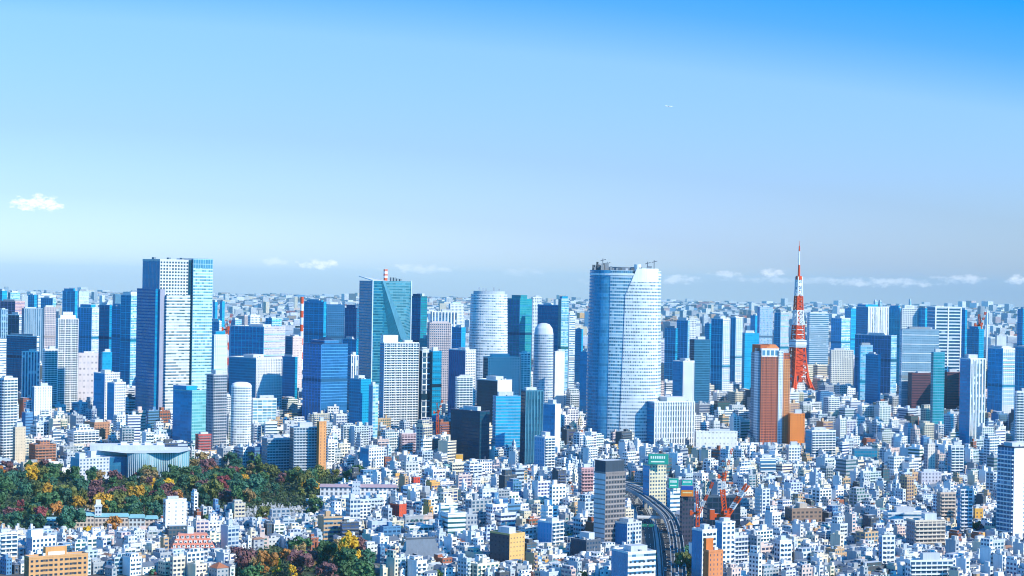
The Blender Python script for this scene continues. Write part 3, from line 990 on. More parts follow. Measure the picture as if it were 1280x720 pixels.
def facet_tower():
    """glass tower whose front is folded along a long slanting facet, red and white mast on the roof"""
    D = 2820
    p, rz, w, d, h, D = place(449, 466, 513, 351, D, 24)
    o = empty('office_tower', (p.x, p.y, 0), rz, 'dark teal glass tower with a long slanting folded facet and red-white mast on top', 'tower')
    reserve(p.x, p.y, rz, w, d)
    landmark('slant-faceted glass tower', 484, 430)
    DRAW.append((D, 449, 513, 349, 530)); KEEP.append((449, 480, D, 505))
    gF = St((0.02, 0.17, 0.26), (0.01, 0.12, 0.22), 3.2, 4.1, 1.0, 0.55, 0.75)
    gS = St((0.012, 0.27, 0.42), (0.006, 0.19, 0.32), 3.2, 4.1, 0.9, 0.66, 0.92)
    x0, x1, y0, y1 = -w / 2, w / 2, -d / 2, d / 2
    xt, zb = x0 + 0.26 * w, at(505, 422, D).z
    xb = x0 + 0.80 * w
    fold = 5.0
    hl = h - 2
    b = MB()   # left part of the front, standing back behind the fold
    b.face([(x0, y0, 0), (xb, y0, 0), (xb, y0, zb), (xt, y0, h), (x0, y0, h)], gF, [(0, 0), (w * .8 / 3.2, 0), (w * .8 / 3.2, zb / 4.1), (w * .26 / 3.2, h / 4.1), (0, h / 4.1)])
    b.wallface((x0, y1), (x0, y0), 0, h, gS); b.wallface((x1, y1), (x0, y1), 0, h, gS)
    b.build('facade', o)
    b = MB()
    gL = St((0.14, 0.34, 0.42), (0.06, 0.25, 0.34), 3.2, 4.1, 1.0, 0.5, 0.7)
    b.face([(xb, y0 - 0.2, zb), (x1, y0 - fold, zb * 0.96), (x1, y0 - fold, h), (xt, y0 - 0.2, h)], gL, [(0, zb / 4.1), (4, zb / 4.1), (4, h / 4.1), (-5, h / 4.1)])
    b.wallface((x1, y0 - fold), (x1, y1), 0, h, gS)
    b.face([(xb, y0, 0), (x1, y0, 0), (x1, y0 - fold, zb * 0.96), (xb, y0 - 0.2, zb)], gF, [(0, 0), (3, 0), (3, zb / 4.1), (0, zb / 4.1)])
    b.build('folded_facade', o)
    b = MB()
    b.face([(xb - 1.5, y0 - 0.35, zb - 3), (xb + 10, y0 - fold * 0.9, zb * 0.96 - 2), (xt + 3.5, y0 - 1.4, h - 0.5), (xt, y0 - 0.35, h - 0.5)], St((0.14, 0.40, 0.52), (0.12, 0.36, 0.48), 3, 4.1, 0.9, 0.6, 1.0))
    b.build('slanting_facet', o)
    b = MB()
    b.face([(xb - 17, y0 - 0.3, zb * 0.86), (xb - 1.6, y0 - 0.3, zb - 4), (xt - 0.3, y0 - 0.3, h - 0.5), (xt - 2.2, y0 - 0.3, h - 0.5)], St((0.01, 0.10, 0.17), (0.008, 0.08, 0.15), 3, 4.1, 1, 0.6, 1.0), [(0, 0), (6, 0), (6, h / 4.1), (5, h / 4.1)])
    b.build('painted_fold_shade', o)  # flat darker panel, the fold's shade put into its glass colour
    b = MB()
    b.face([(x0, y0, h), (xt, y0, h), (x1, y0 - fold, h), (x1, y1, h), (x0, y1, h + 6)], flat((0.62, 0.64, 0.66)))
    b.build('roof', o)
    b = MB(); b.box(x0 - 0.7, x0 + 0.7, y0 - 0.8, y0 + 0.6, 0, h + 1.5, flat((0.6, 0.7, 0.76))); b.build('corner_fin', o)
    b = MB(); b.box(x1 - 0.7, x1 + 0.7, y0 - fold - 0.4, y0 - fold + 0.9, 0, h + 1.2, flat((0.55, 0.66, 0.72))); b.build('corner_fin', o)
    b = MB(); b.beam((x0, y0, h + 0.5), (x0, y1, h + 6.5), 0.7, flat(WHITE)); b.build('parapet', o)
    me = box_me('floor_band', x0 - 0.2, xt + 1, y0 - 0.2, y0 + 0.4, 0, 0.7, (0.12, 0.36, 0.44))
    for i in range(1, int(h / 4.1)):
        link('floor_band', me, o, (0, 0, i * 4.1))
    px_, py_ = x0 + 0.52 * w, 0
    mast_o = MB(); mast_o.box(px_ - 2.1, px_ + 2.1, py_ - 2.1, py_ + 2.1, h, h + 4.5, flat(RUST))
    mo = mast_o.build('mast', o)
    for i, col in enumerate(((.8, .7, .68), (0.62, 0.20, 0.15), (.8, .7, .68), (0.62, 0.20, 0.15))):
        b = MB(); b.box(px_ - 2.3, px_ + 2.3, py_ - 2.3, py_ + 2.3, h + 4.5 + i * 3.2, h + 7.7 + i * 3.2, flat(col)); b.build('painted_band', mo)
    for x in (0.68, 0.76, 0.84, 0.93):
        b = MB(); b.box(x0 + x * w - 1.6, x0 + x * w + 1.6, -2, 2, h, h + 3.5 + 3 * R.random(), flat((0.2, 0.25, 0.28))); b.build('rooftop_unit', o)


facet_tower()


def lattice_tower():
    """the red and white lattice tower"""
    D = 4050
    k = D / FPX
    c = at(997, 440, D)
    o = empty('lattice_tower', (c.x, D, 0), 0.42, 'red and white steel lattice broadcasting tower rising behind the brick-red apartment tower', 'tower')
    reserve(c.x, D, 0, 80, 80)
    landmark('red-white lattice tower', 997, 400)
    DRAW.append((D, 990, 1004, 305, 430)); DRAW.append((D, 985, 1012, 430, 500)); KEEP.append((986, 1021, D, 491))
    Z = lambda y: at(997, y, D).z
    prof = [(0.0, 34.0), (Z(490), 27.0), (Z(470), 16.5), (Z(452), 13.0), (Z(434), 10.8), (Z(424), 9.8), (Z(405), 8.3), (Z(388), 6.9), (Z(370), 5.9), (Z(345), 4.8)]

    def rad(z):
        for (z0, r0), (z1, r1) in zip(prof, prof[1:]):
            if z <= z1:
                return r0 + (r1 - r0) * (z - z0) / (z1 - z0)
        return prof[-1][1]
    RED, WH = flat((0.72, 0.085, 0.02)), flat((0.80, 0.80, 0.80))
    q4 = [(-1, -1), (1, -1), (1, 1), (-1, 1)]
    zl = Z(466)
    for qx, qy in q4:          # the four spreading legs
        b = MB()
        zs = [zl * i / 7 for i in range(8)]
        for z0, z1 in zip(zs, zs[1:]):
            r0, r1 = rad(z0), rad(z1)
            f0, f1 = max(2.0, 5.5 * (1 - z0 / zl) + 2), max(2.0, 5.5 * (1 - z1 / zl) + 2)
            A = [(qx * (r0 - dx_ * f0), qy * (r0 - dy_ * f0), z0) for dx_, dy_ in ((0, 0), (1, 0), (1, 1), (0, 1))]
            B = [(qx * (r1 - dx_ * f1), qy * (r1 - dy_ * f1), z1) for dx_, dy_ in ((0, 0), (1, 0), (1, 1), (0, 1))]
            for i in range(4):
                j = (i + 1) % 4
                b.beam(A[i], B[i], 1.15, RED); b.beam(A[i], B[j], 0.75, RED); b.beam(B[i], B[j], 0.7, RED)
        b.build('leg', o)
    # arches between the legs
    for i in range(4):
        (ax, ay), (bx, by) = q4[i], q4[(i + 1) % 4]
        b = MB()
        n = 8
        pts = []
        for t in range(n + 1):
            u = t / n
            z = Z(490) + (Z(472) - Z(490)) * (1 - (2 * u - 1) ** 2)
            r_ = rad(z) - 2
            pts.append(((ax + (bx - ax) * u) * r_, (ay + (by - ay) * u) * r_, z))
        for p_, q_ in zip(pts, pts[1:]):
            b.beam(p_, q_, 0.8, RED)
        b.build('arch', o)

    def section(y0, y1, st, st2, nseg, r_=0.62):
        z0, z1 = Z(y0), Z(y1)
        b = MB()
        for s_ in range(nseg):
            a0, a1 = z0 + (z1 - z0) * s_ / nseg, z0 + (z1 - z0) * (s_ + 1) / nseg
            r0, r1 = rad(a0), rad(a1)
            for i in range(4):
                j = (i + 1) % 4
                P0, P1 = (q4[i][0] * r0, q4[i][1] * r0, a0), (q4[i][0] * r1, q4[i][1] * r1, a1)
                Q0, Q1 = (q4[j][0] * r0, q4[j][1] * r0, a0), (q4[j][0] * r1, q4[j][1] * r1, a1)
                b.beam(P0, P1, r_ * 1.7, st); b.beam(P0, Q1, r_ * 0.8, st); b.beam(Q0, P1, r_ * 0.8, st); b.beam(P1, Q1, r_, st2)
        b.build('lattice_section', o)
        b = MB()   # lift shaft in the middle
        rr = max(1.4, (rad(z0) + rad(z1)) / 2 * 0.62)
        if st is WH:
            rr *= 0.55
        b.box(-rr, rr, -rr, rr, z0, z1, RED, None, True)
        b.build('lift_shaft', o)
    section(470, 434, RED, RED, 5, 0.75)
    section(424, 406, RED, WH, 3)
    section(406, 388, WH, WH, 3)
    section(388, 370, RED, RED, 3)
    section(370, 346, WH, WH, 3, 0.5)
    dk = St((0.78, 0.79, 0.80), (0.08, 0.16, 0.26), 2.0, 4.6, 0.92, 0.42, 0.95)
    b = MB(); b.box(-13, 13, -13, 13, Z(434), Z(425), dk, flat((0.7, 0.7, 0.7)), True); b.build('main_deck', o)
    b = MB(); b.box(-13.8, 13.8, -13.8, 13.8, Z(430.3), Z(429), flat(WHITE), None, True); b.build('deck_rail', o)
    for ya, yb, rr, st in ((368, 364, 5.6, WH), (362, 358.5, 6.0, flat((0.2, 0.3, 0.42))), (357.5, 354, 6.2, WH), (353, 350, 5.5, flat((0.45, 0.55, 0.65)))):
        b = MB(); b.prism(round_plan(rr, rr, 12), Z(ya), Z(yb), st, st, None, True); b.build('upper_deck', o)
    b = MB(); b.prism(round_plan(6.6, 6.6, 12), Z(349.5), Z(345), RED, RED, None, True); b.build('antenna_base', o)
    for y0, y1, r0, r1, st in ((346, 331, 2.9, 2.0, RED), (331, 314, 1.6, 1.4, WH), (314, 307.5, 1.7, 1.3, RED), (307.5, 301, 0.5, 0.2, RED)):
        b = MB(); b.prism(round_plan(r0, r0, 8), Z(y0), Z(y1), st, st, round_plan(r1, r1, 8)); b.build('antenna_mast', o)
    foot = St(WHITE, (0.06, 0.12, 0.2), 4, 4, 0.6, 0.5, 0.8)
    b = MB(); b.box(-16, 16, -16, 16, 0, 18, foot, ROOF); b.build('foot_building', o)


lattice_tower()


def brick_tower():
    """tall brick-red apartment tower with white framed crown"""
    L, C, Rr, top = 939, 951, 987, 437
    p, rz, w, d, h, D = place(L, C, Rr, top, None, 24, None, 568)
    o = empty('residential_tower', (p.x, p.y, 0), rz, 'tall brick-red apartment tower with white framed crown and rust roof before the lattice tower', 'tower')
    reserve(p.x, p.y, rz, w, d)
    landmark('brick-red apartment tower', 963, 510)
    DRAW.append((D, L, Rr, 430, 575)); KEEP.append((938, 1006, D, 558))
    fl = 3.4
    brick = St((0.56, 0.13, 0.06), (0.03, 0.045, 0.07), 3.6, fl, 0.66, 0.54, 0.95)
    orange = St((0.80, 0.25, 0.06), (0.05, 0.04, 0.05), 3.4, fl, 0.55, 0.6, 0.95)
    wht = St((0.74, 0.77, 0.80), (0.07, 0.17, 0.28), 2.2, fl, 0.5, 0.6, 0.85)
    sd_ = St((0.30, 0.36, 0.44), (0.03, 0.09, 0.18), 3.0, fl, 0.6, 0.6, 0.9)
    x0, x1, y0, y1 = -w / 2, w / 2, -d / 2, d / 2
    hb = h - 9
    b = MB(); b.box(x0, x1, y0, y1, 0, h - 4, [brick, brick, sd_, sd_], ROOF); b.build('core', o)
    b = MB(); b.box(x0 + 0.02 * w, x0 + 0.60 * w, y0 - 1.2, y0, 0, hb, [brick, brick, brick, brick], ROOF); b.build('brick_bay', o)
    b = MB(); b.box(x0 + 0.60 * w, x0 + 0.76 * w, y0 - 2.4, y0, 0, h - 1, [wht, wht, sd_, sd_], ROOF); b.build('white_bay', o)
    b = MB(); b.box(x0 + 0.76 * w, x1 + 0.5, y0 - 1.6, y0 + 8, 0, hb - 3, [orange, orange, brick, brick], ROOF); b.build('orange_bay', o)
    b = MB(); b.box(x0 - 1.4, x0, y0 + 0.15 * d, y0 + 0.55 * d, 0, h - 2, [wht, wht, wht, wht], ROOF); b.build('white_bay', o)
    me = box_me('floor_band', x0 + 0.0 * w, x0 + 0.60 * w, y0 - 1.5, y0 - 1.0, 0, 0.55, (0.56, 0.20, 0.12))
    for i in range(1, int(hb / fl)):
        link('floor_band', me, o, (0, 0, i * fl))
    me = box_me('pilaster', -0.4, 0.4, -0.6, 0.2, 0, hb, (0.56, 0.17, 0.08))
    me2 = box_me('floor_band', x0 + 0.76 * w, x1 + 0.8, y0 - 1.9, y0 - 1.4, 0, 0.6, (0.78, 0.46, 0.26))
    for i in range(1, int((hb - 3) / fl)):
        link('floor_band', me2, o, (0, 0, i * fl))
    for t in (0.02, 0.21, 0.40, 0.59):
        link('pilaster', me, o, (x0 + t * w, y0 - 1.2, 0.3))
    frame = St((0.80, 0.82, 0.84), (0.10, 0.24, 0.38), w * 0.16, 9, 0.72, 0.75, 1.0)
    b = MB(); b.box(x0 + 0.02 * w, x0 + 0.62 * w, y0 - 1.0, y1 - 0.3 * d, hb, h + 1.5, frame, ROOF); b.build('framed_crown', o)
    b = MB()
    rc = flat((0.50, 0.13, 0.05))
    b.box(x0 + 0.02 * w, x0 + 0.34 * w, y0 + 3, y1 - 1, h - 4, h + 6, rc, rc)
    b.build('rust_roof', o)
    b = MB()
    xa, xb_ = x0 + 0.20 * w, x0 + 0.68 * w
    b.prism([(xa, y0 + 2), (xb_, y0 + 2), (xb_, y1 - 2), (xa, y1 - 2)], h + 1.3, h + 6.5, flat((0.62, 0.22, 0.08)), rc, [(xa + 5, y0 + 4), (xb_ - 5, y0 + 4), (xb_ - 5, y1 - 4), (xa + 5, y1 - 4)])
    b.build('rust_roof', o)
    roof_kit(o, w * 0.4, d * 0.4, h - 4, 2, hut=False)
    # orange annexe in front to the right: a block of its own
    t, *_ = tower(985, 988, 1006, 518, sl=St((0.80, 0.24, 0.045), (0.2, 0.08, 0.06), 3.6, 3.3, 0.35, 0.5, 0.9), base=569, phi=22, dep=16, vis=558,
                  label='orange mid-rise annexe standing against the tall brick-red apartment tower', name='apartment_block', cat='apartment block', kit=2)


brick_tower()


def round_tower(cx, hw_, top, D, st, label, bulge=0.0, dome=0.0, lm=None, name='office_tower', bandcol=None, slot=None, pw=2.0, taper=0.0, ratio=1.0, vis=490):
    c = at(cx, top, D)
    k = D / FPX
    r = hw_ * k
    h = c.z
    ry = r * ratio
    o = empty(name, (c.x, D + ry, 0), -atan2(c.x, D), label, 'tower')
    reserve(c.x, D + ry, 0, 2 * r, 2 * ry)
    DRAW.append((D, cx - hw_, cx + hw_, top, top + 130)); KEEP.append((cx - hw_, cx + hw_, D, vis))
    if lm:
        landmark(lm, cx, top + 50)
    base = round_plan(r, ry, 40, pw)
    n = 12
    hs = h - dome
    g = lambda z: 1 + bulge * sin(pi * min(1.0, 0.25 + 0.75 * z / h)) - taper * (z / h)
    b = MB()
    acc = [0.0]
    for i in range(40):
        p, q = base[i], base[(i + 1) % 40]
        acc.append(acc[-1] + sqrt((p[0] - q[0]) ** 2 + (p[1] - q[1]) ** 2) / st.bay)
    for j in range(n):
        z0, z1 = hs * j / n, hs * (j + 1) / n
        for i in range(40):
            p, q = base[i], base[(i + 1) % 40]
            b.face([(p[0] * g(z0), p[1] * g(z0), z0), (q[0] * g(z0), q[1] * g(z0), z0), (q[0] * g(z1), q[1] * g(z1), z1), (p[0] * g(z1), p[1] * g(z1), z1)], st,
                   [(acc[i], z0 / st.fl), (acc[i + 1], z0 / st.fl), (acc[i + 1], z1 / st.fl), (acc[i], z1 / st.fl)])
    b.build('facade', o)
    gt = g(hs)
    tp = [(x * gt, y * gt) for x, y in base]
    b = MB()
    if dome:
        prev, zp = tp, hs
        for t in (0.35, 0.7, 1.0):
            f = cos(t * pi / 2 * 0.86)
            cur = [(x * f, y * f) for x, y in tp]
            zc = hs + dome * sin(t * pi / 2)
            b.prism(prev, zp, zc, flat(bandcol or st.wall), False if t < 1 else ROOF, cur)
            prev, zp = cur, zc
        b.build('domed_top', o)
    else:
        b.prism(tp, hs - 0.2, hs + 0.2, flat(st.wall), ROOFD)
        b.build('roof', o)
        b = MB(); b.prism([(x * 0.86, y * 0.86) for x, y in tp], hs, hs + 5, flat((0.5, 0.55, 0.6)), ROOFD); b.build('plant_room', o)
        for i in range(5):
            a = 1.1 * i
            b = MB(); b.box(-1.2, 1.2, -1.2, 1.2, hs + 5, hs + 8 + 3 * R.random(), flat((0.4, 0.45, 0.5))); b.build('cooling_unit', o, loc=(cos(a) * r * 0.55, sin(a) * ry * 0.55, 0))
    if bandcol:
        for i in range(1, int(hs / st.fl)):
            z = i * st.fl
            s_ = g(z) * 1.008
            b = MB(); b.prism([(x * s_, y * s_) for x, y in base], -0.45, 0.45, flat(bandcol), flat(bandcol), None, True)
            b.build('floor_band', o, loc=(0, 0, z))
    if slot:
        b = MB(); b.box(-r * 0.12, r * 0.12, -ry * 1.03, 0, 0, hs + 2, S_NIGHT, ROOFD); b.build('painted_slot', o)
    return o


round_tower(611, 23, 368, 3000, St((0.74, 0.75, 0.76), (0.10, 0.22, 0.34), 3, 4.1, 0.8, 0.42, 0.5), 'rounded pale office tower, bulging and banded, behind the pinkish hotel block', 0.07, 0, 'rounded banded tower', bandcol=(0.78, 0.79, 0.80), pw=2.6)
round_tower(680, 12, 404, 2850, St((0.50, 0.53, 0.58), (0.10, 0.20, 0.32), 3, 3.8, 0.8, 0.45, 0.7), 'slim grey tower with rounded domed top before the dark blue slab', 0.05, 16, 'slim domed tower', bandcol=(0.62, 0.65, 0.69), pw=2.4)
round_tower(300, 12.8, 478, 2420, St(WHITE, (0.08, 0.17, 0.26), 3.4, 3.2, 0.7, 0.5, 0.75), 'white rounded-corner apartment tower in front of the gridded grey office slab', 0, 5, 'white rounded apartment tower', name='residential_tower', bandcol=(0.8, 0.8, 0.8), pw=3.6, vis=560)


# ------------------------------------------------------------------ the other towers, from the left edge to the right edge
def T(*a, **k):
    return tower(*a, **k)


T(-8, 3, 9, 364, 4600, S_DEEP, S_GLASS, 'dark blue far tower cut by the picture edge behind striped blocks', phi=40)
T(10, 13, 25, 366, 4700, S_TEAL, S_SKY, 'low-topped teal glass tower beside the dark edge tower, far off', phi=25)
T(0, 19, 31, 377, 4300, St((0.07, 0.09, 0.18), NIGHT, 3, 4, .6, .5, .9), St((0.62, 0.42, 0.42), (0.3, 0.2, 0.25), 4, 4, .5, .4, .7), 'squat far block with dark side and pink end near the far corner', phi=48)
T(35, 43, 46, 369, 4900, S_DEEP, None, 'narrow dark blue slab beside a pale far block', phi=45)
T(46, 48, 70, 369, 5100, S_WBAND, None, 'pale far block with banded front behind the narrow dark slab', phi=18)
T(51, 66, 70, 373, 4850, S_DEEP, S_SKY, 'low dark block set before a pale banded far block', phi=42)
T(-4, 2, 10, 387, 3900, S_FIN.c(wall=(.3, .45, .6)), None, 'blue-white striped block at the far edge', phi=30)
T(10, 24, 27, 394, 3700, St((.03, .06, .13), NIGHT, 3, 4, .8, .8, .95), S_WBAND, 'dark framed block between striped blocks at far left', phi=44)
T(27, 30, 54, 386, 3900, St((0.22, 0.33, 0.44), (0.04, 0.12, 0.22), 4.5, 4, .5, 1, .9), None, 'wide grey-blue block with vertical stripes left of the crowned white apartments', 'vertically striped grey-blue block', phi=26, fins=((0.36, 0.47, 0.56), 1.0, 0.6, 5.0, 'f'))
T(54, 56, 70, 384, 3800, S_PGRID, None, 'narrow lavender-grey gridded block beside the vertically striped block', phi=24)
T(78, 94, 97, 364, 4300, S_DEEP, S_GLASS, 'tall dark blue tower rising behind the crowned white apartments', 'tall dark-blue tower', phi=46)
T(98, 99, 111, 364, 5600, St((.55, .62, .7), (.4, .5, .6), 3, 4, .5, .5, .5), None, 'pale distant tower just beside the tall dark one', phi=20)
T(97, 115, 125, 385, 3700, S_DEEP, St((.6, .64, .68), (.12, .2, .3), 3.4, 4, .6, .4, .6), 'dark blue slab with pale end, half behind the crowned white apartments', phi=44)
o, w_, d_, h_ = T(70, 72.5, 98, 399, 2850, S_RES.c(wf=.5), S_RES.c(fl=3.3, bay=4.0, wf=.6, hf=.55), 'slender white apartment tower with stepped rounded crown', 'stepped-crown apartment tower', name='residential_tower', phi=20, dep=24, balc='f',
                  steps=[(.12, .88, .1, .9, 6, flat(WHITE)), (.26, .74, .2, .8, 11, St(WHITE, (.1, .2, .3), 3, 5.5, .5, .5, 1))], fins=(WHITE, .8, 1.4, 9.0, 'f'))
T(53, 56, 72, 437, 2800, S_RES, None, 'shorter white apartment block adjoining the tower with stepped crown', name='residential_tower', phi=22, balc='f')
T(8, 46, 49, 421, 3150, St((.03, .09, .18), DEEP, 3.4, 3.8, 1, .5, .9), S_WBAND, 'broad dark blue slab with horizontal bands and flat roof', 'broad dark banded slab', phi=42)
T(27, 28, 50, 440, 2900, S_WGRID, S_FIN, 'white block with blue glass bays below the broad dark banded slab', name='office_building', cat='office building', phi=15)
T(-14, -6, 8, 425, 3000, S_WGRID, S_WBAND, 'white gridded block at the picture edge beside the broad dark slab', name='office_building', cat='office building')
T(97, 98, 123, 442, 2900, St((.62, .56, .58), (.4, .38, .42), 6, 9, .5, .3, .8), None, 'plain lavender block between the crowned apartments and the dark triplet', 'plain lavender block', name='office_building', cat='office building', phi=16)
T(124, 137, 140, 382, 3350, S_DEEP.c(wall=(.02, .10, .22)), S_DEEP, 'first dark blue glass slab of three, the one beside the lavender block', phi=46)
T(140, 152, 154, 383, 3250, S_DEEP, None, 'middle dark blue slab of three, flush with its taller neighbour', phi=46)
T(151, 164, 176, 369, 3200, S_DEEP, S_SKY.c(wall=(.6, .68, .74)), 'tall dark blue slab with bright glass end beside the broad banded skyscraper', 'bright-ended dark slab', phi=44)
T(126, 128, 140, 441, 2950, S_GLASS, None, 'small blue glass block at the foot of the dark triplet', name='office_building', cat='office building', phi=25)
T(117, 131, 150, 467, 2650, S_GLASS, S_WGRID, 'white gridded block with dark side before the dark triplet', name='office_building', cat='office building', phi=40)
T(134, 143, 157, 479, 2600, S_GLASS, S_WGRID, 'lower white-fronted block with blue side beside autumn trees', name='office_building', cat='office building', phi=36)
T(40, 43, 65, 484, 2550, St((.1, .3, .45), SKYG, 3, 4, .5, .5, .8), S_WGRID.c(wf=.3), 'white office block among low houses left of the autumn trees', name='office_building', cat='office building', phi=26)
T(-4, 5, 22, 474, sl=S_RES.c(wall=(.45, .6, .75)), sr=S_RES, base=584, label='white high-rise with bold striped balconies at the picture edge', lm='striped balcony high-rise', name='residential_tower', phi=34, balc='fl')
T(16, 19, 32, 535, sl=St((.5, .4, .3)), sr=St((.66, .52, .38), wf=.14, hf=.3), base=588, label='plain beige slab standing against the striped balcony high-rise', name='apartment_block', cat='apartment block', phi=24)

T(216, 240, 259, 489, sl=S_GLASS, sr=S_TEAL.c(wall=(.25, .52, .56), glass=(.10, .36, .42)), base=563, label='bright teal glass block before the broad banded skyscraper', lm='bright teal glass block', name='office_building', cat='office building', phi=38, steps=[(.0, .7, .3, 1, 6, S_GLASS)])
T(215, 229, 232, 495, 2700, S_DEEP, S_GLASS, 'low dark blue block tucked behind the bright teal glass block', name='office_building', cat='office building', phi=45)
T(258, 267, 284, 469, sl=S_GGRID.c(wall=(.26, .3, .36)), sr=S_GGRID.c(wall=(.5, .48, .5)), base=570, label='slim grey stone apartment tower beside the white rounded one', lm='slim grey stone tower', name='residential_tower', phi=34, balc='f')
T(286, 320, 353, 448, 2780, S_DEEP, St((.72, .72, .73), (.06, .13, .22), 3.2, 4, .62, .56, .9), 'large office slab with dark side and white gridded front', 'large white-gridded slab', phi=42, fins=((.75, .75, .76), .7, .5, 3.3, 'f'))
T(313, 316, 346, 499, 2500, S_SKY, St(WHITE, (.16, .34, .45), 7, 3.7, .9, .7, .8), 'low glass-fronted block with white frame before the white-gridded slab', name='office_building', cat='office building', phi=18)
T(288, 330, 357, 409, 3150, S_GLASS.c(glass=(.03, .16, .36)), St((.58, .54, .6), (.3, .3, .36), 2.6, 3.8, .6, .4, .7), 'broad blue glass slab with lavender end and white roof', 'lavender-ended blue slab', phi=48)
T(263, 268, 284, 419, 3050, S_DEEP, S_WGRID.c(wf=.3), 'narrow white office block with dark strip behind the slim grey tower', phi=25)
T(263, 274, 277, 402, 3500, S_DEEP, S_WGRID, 'dark distant block beside the glassy wing of the broad skyscraper', phi=42)
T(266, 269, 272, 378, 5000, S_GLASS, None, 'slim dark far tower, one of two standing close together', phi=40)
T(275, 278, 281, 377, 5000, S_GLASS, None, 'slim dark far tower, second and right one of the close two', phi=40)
T(286, 294, 302, 400, 3600, S_GLASS, S_SKY, 'small sloped blue block behind the blue slab with lavender end', name='office_building', cat='office building')
T(310, 313, 325, 395, 4200, S_WGRID, None, 'pale far block above the blue slab with lavender end', name='office_building', cat='office building')
T(332, 340, 352, 398, 3900, S_DEEP, S_SKY, 'dark blue far block behind the lavender-ended slab', phi=40)
T(355, 366, 378, 421, 3200, S_DEEP, St((.68, .56, .54), (.4, .3, .3), 3, 4, .4, .4, .7), 'dark and pink block beside the lavender-ended slab', name='office_building', cat='office building', phi=38)
T(352, 369, 372, 447, 3000, S_DEEP, None, 'low dark block between the gridded slab and the blue glass block', name='office_building', cat='office building', phi=44)
T(380, 405, 408, 378, 3300, S_DEEP, S_GLASS, 'tall plain dark blue tower behind the faceted blue glass block', 'tall plain dark blue tower', phi=46)
T(408, 409, 431, 381, 3350, St((.03, .14, .3), (.02, .08, .18), 3.4, 3.8, .6, .55, .9), None, 'blue gridded slab between two darker blue towers', phi=20)
T(431, 446, 449, 386, 3250, S_DEEP.c(wf=.55, hf=.5, wall=(.03, .1, .22)), None, 'dark blue slab with small windows beside the glass tower with slanting facet', phi=46)
o, w_, d_, h_ = T(379, 402, 435, 431, 2720, S_GLASS.c(wall=(.04, .2, .42), glass=(.03, .18, .40)), S_GLASS.c(wall=(.03, .16, .36), glass=(.02, .13, .32)), 'bright blue glass block with a dark pyramid roof', 'pyramid-roofed glass block', phi=36, hut=False, kit=0, roof=ROOFD)
b = MB(); b.prism([(-w_ * .42, -d_ * .42), (w_ * .42, -d_ * .42), (w_ * .42, d_ * .42), (-w_ * .42, d_ * .42)], h_, h_ + 10, flat((.02, .06, .14)), flat((.02, .06, .14)), [(-2, -2), (2, -2), (2, 2), (-2, 2)]); b.build('pyramid_roof', o)
T(434, 439, 448, 445, 2800, S_DEEP, S_FIN, 'narrow white finned block beside the blue glass block with pyramid roof', name='office_building', cat='office building', phi=34)
T(428, 446, 450, 425, 3000, S_DEEP, None, 'dark low slab left of the glass tower with slanting facet', phi=44)
T(437, 451, 464, 475, 2440, S_DEEP, S_DEEP.c(fl=3.4, hf=.4), 'dark blue twin-stepped block in front of the faceted tower', name='office_building', cat='office building', phi=40)
T(461, 466, 473, 482, 2420, S_GLASS, S_SKY, 'narrow pale blue glass block joined to a dark stepped one', name='office_building', cat='office building', phi=34)
T(514, 526, 534, 371, 3250, S_DEEP.c(wall=(.015, .09, .18)), S_TEAL.c(wall=(.02, .14, .2)), 'dark teal tower behind the glass tower with slanting facet', 'dark teal tower', phi=40)
T(524, 534, 540, 424, 3000, S_TEAL, S_TEAL.c(wall=(.08, .34, .36)), 'small bright teal block at the foot of the dark teal tower', name='office_building', cat='office building', phi=40)
o, w_, d_, h_ = T(475, 480, 524, 429, 2540, S_DEEP, S_RES.c(fl=3.2, bay=3.9, wf=.55, hf=.55), 'broad white apartment tower with gridded balconies and white roof box', 'broad white apartment tower', name='residential_tower', phi=24,
                  steps=[(.0, .42, .2, .9, 10.5, flat(WHITE)), (.62, .85, .3, .8, 4, flat(PALE))], balc='f', fins=(WHITE, .45, 1.4, 8.6, 'f'))
T(523, 528, 539, 438, 2560, S_NIGHT, St(WHITE, (.03, .07, .13), 7.2, 7.2, .8, .8, .95), 'dark slim tower faced with large white square grid', 'white-square-gridded tower', phi=28)
T(538, 541, 552, 440, 2560, S_NIGHT, S_DEEP, 'dark slim tower joined to the one with white square grid', phi=28)
T(534, 537, 564, 404, 2980, S_PGRID, S_PGRID.c(wf=.6), 'mauve-grey gridded tower with stepped shoulders', 'mauve gridded tower', phi=20, fins=((.56, .48, .5), .7, .4, 3.3, 'f'), steps=[(.12, .88, .1, .9, 3, flat((.55, .48, .5)))])
T(538, 540, 572, 390, 3650, S_FIN, S_FIN.c(bay=6), 'white finned office block behind the mauve gridded tower', phi=16, fins=(WHITE, 1.6, .8, 6.5, 'f'))
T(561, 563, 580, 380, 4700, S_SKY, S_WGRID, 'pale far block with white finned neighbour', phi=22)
T(565, 577, 582, 410, 3200, S_DEEP, S_GLASS, 'dark blue block between the mauve and rounded towers', phi=42)
T(561, 582, 595, 438, 2680, S_GLASS.c(glass=(.03, .12, .3), bay=3.6, wf=.6, hf=1), S_WGRID, 'mid tower with blue finned side and white gridded end', 'blue-sided white-ended tower', phi=46, fins=((.05, .2, .4), .5, .5, 3.6, 'l'))
T(569, 571, 591, 472, 2480, S_RES, None, 'white apartment block below the blue-sided tower', name='apartment_block', cat='apartment block', phi=20, balc='f')
T(634, 650, 665, 374, 3350, S_TEAL.c(wall=(.015, .13, .26)), S_TEAL.c(wall=(.05, .3, .34)), 'two-toned teal glass tower with chamfered top', 'shade-sided teal tower', phi=42, steps=[(.15, .7, .1, .8, 7, S_TEAL)])  # left style is a darker copy of the right, shade in its colour
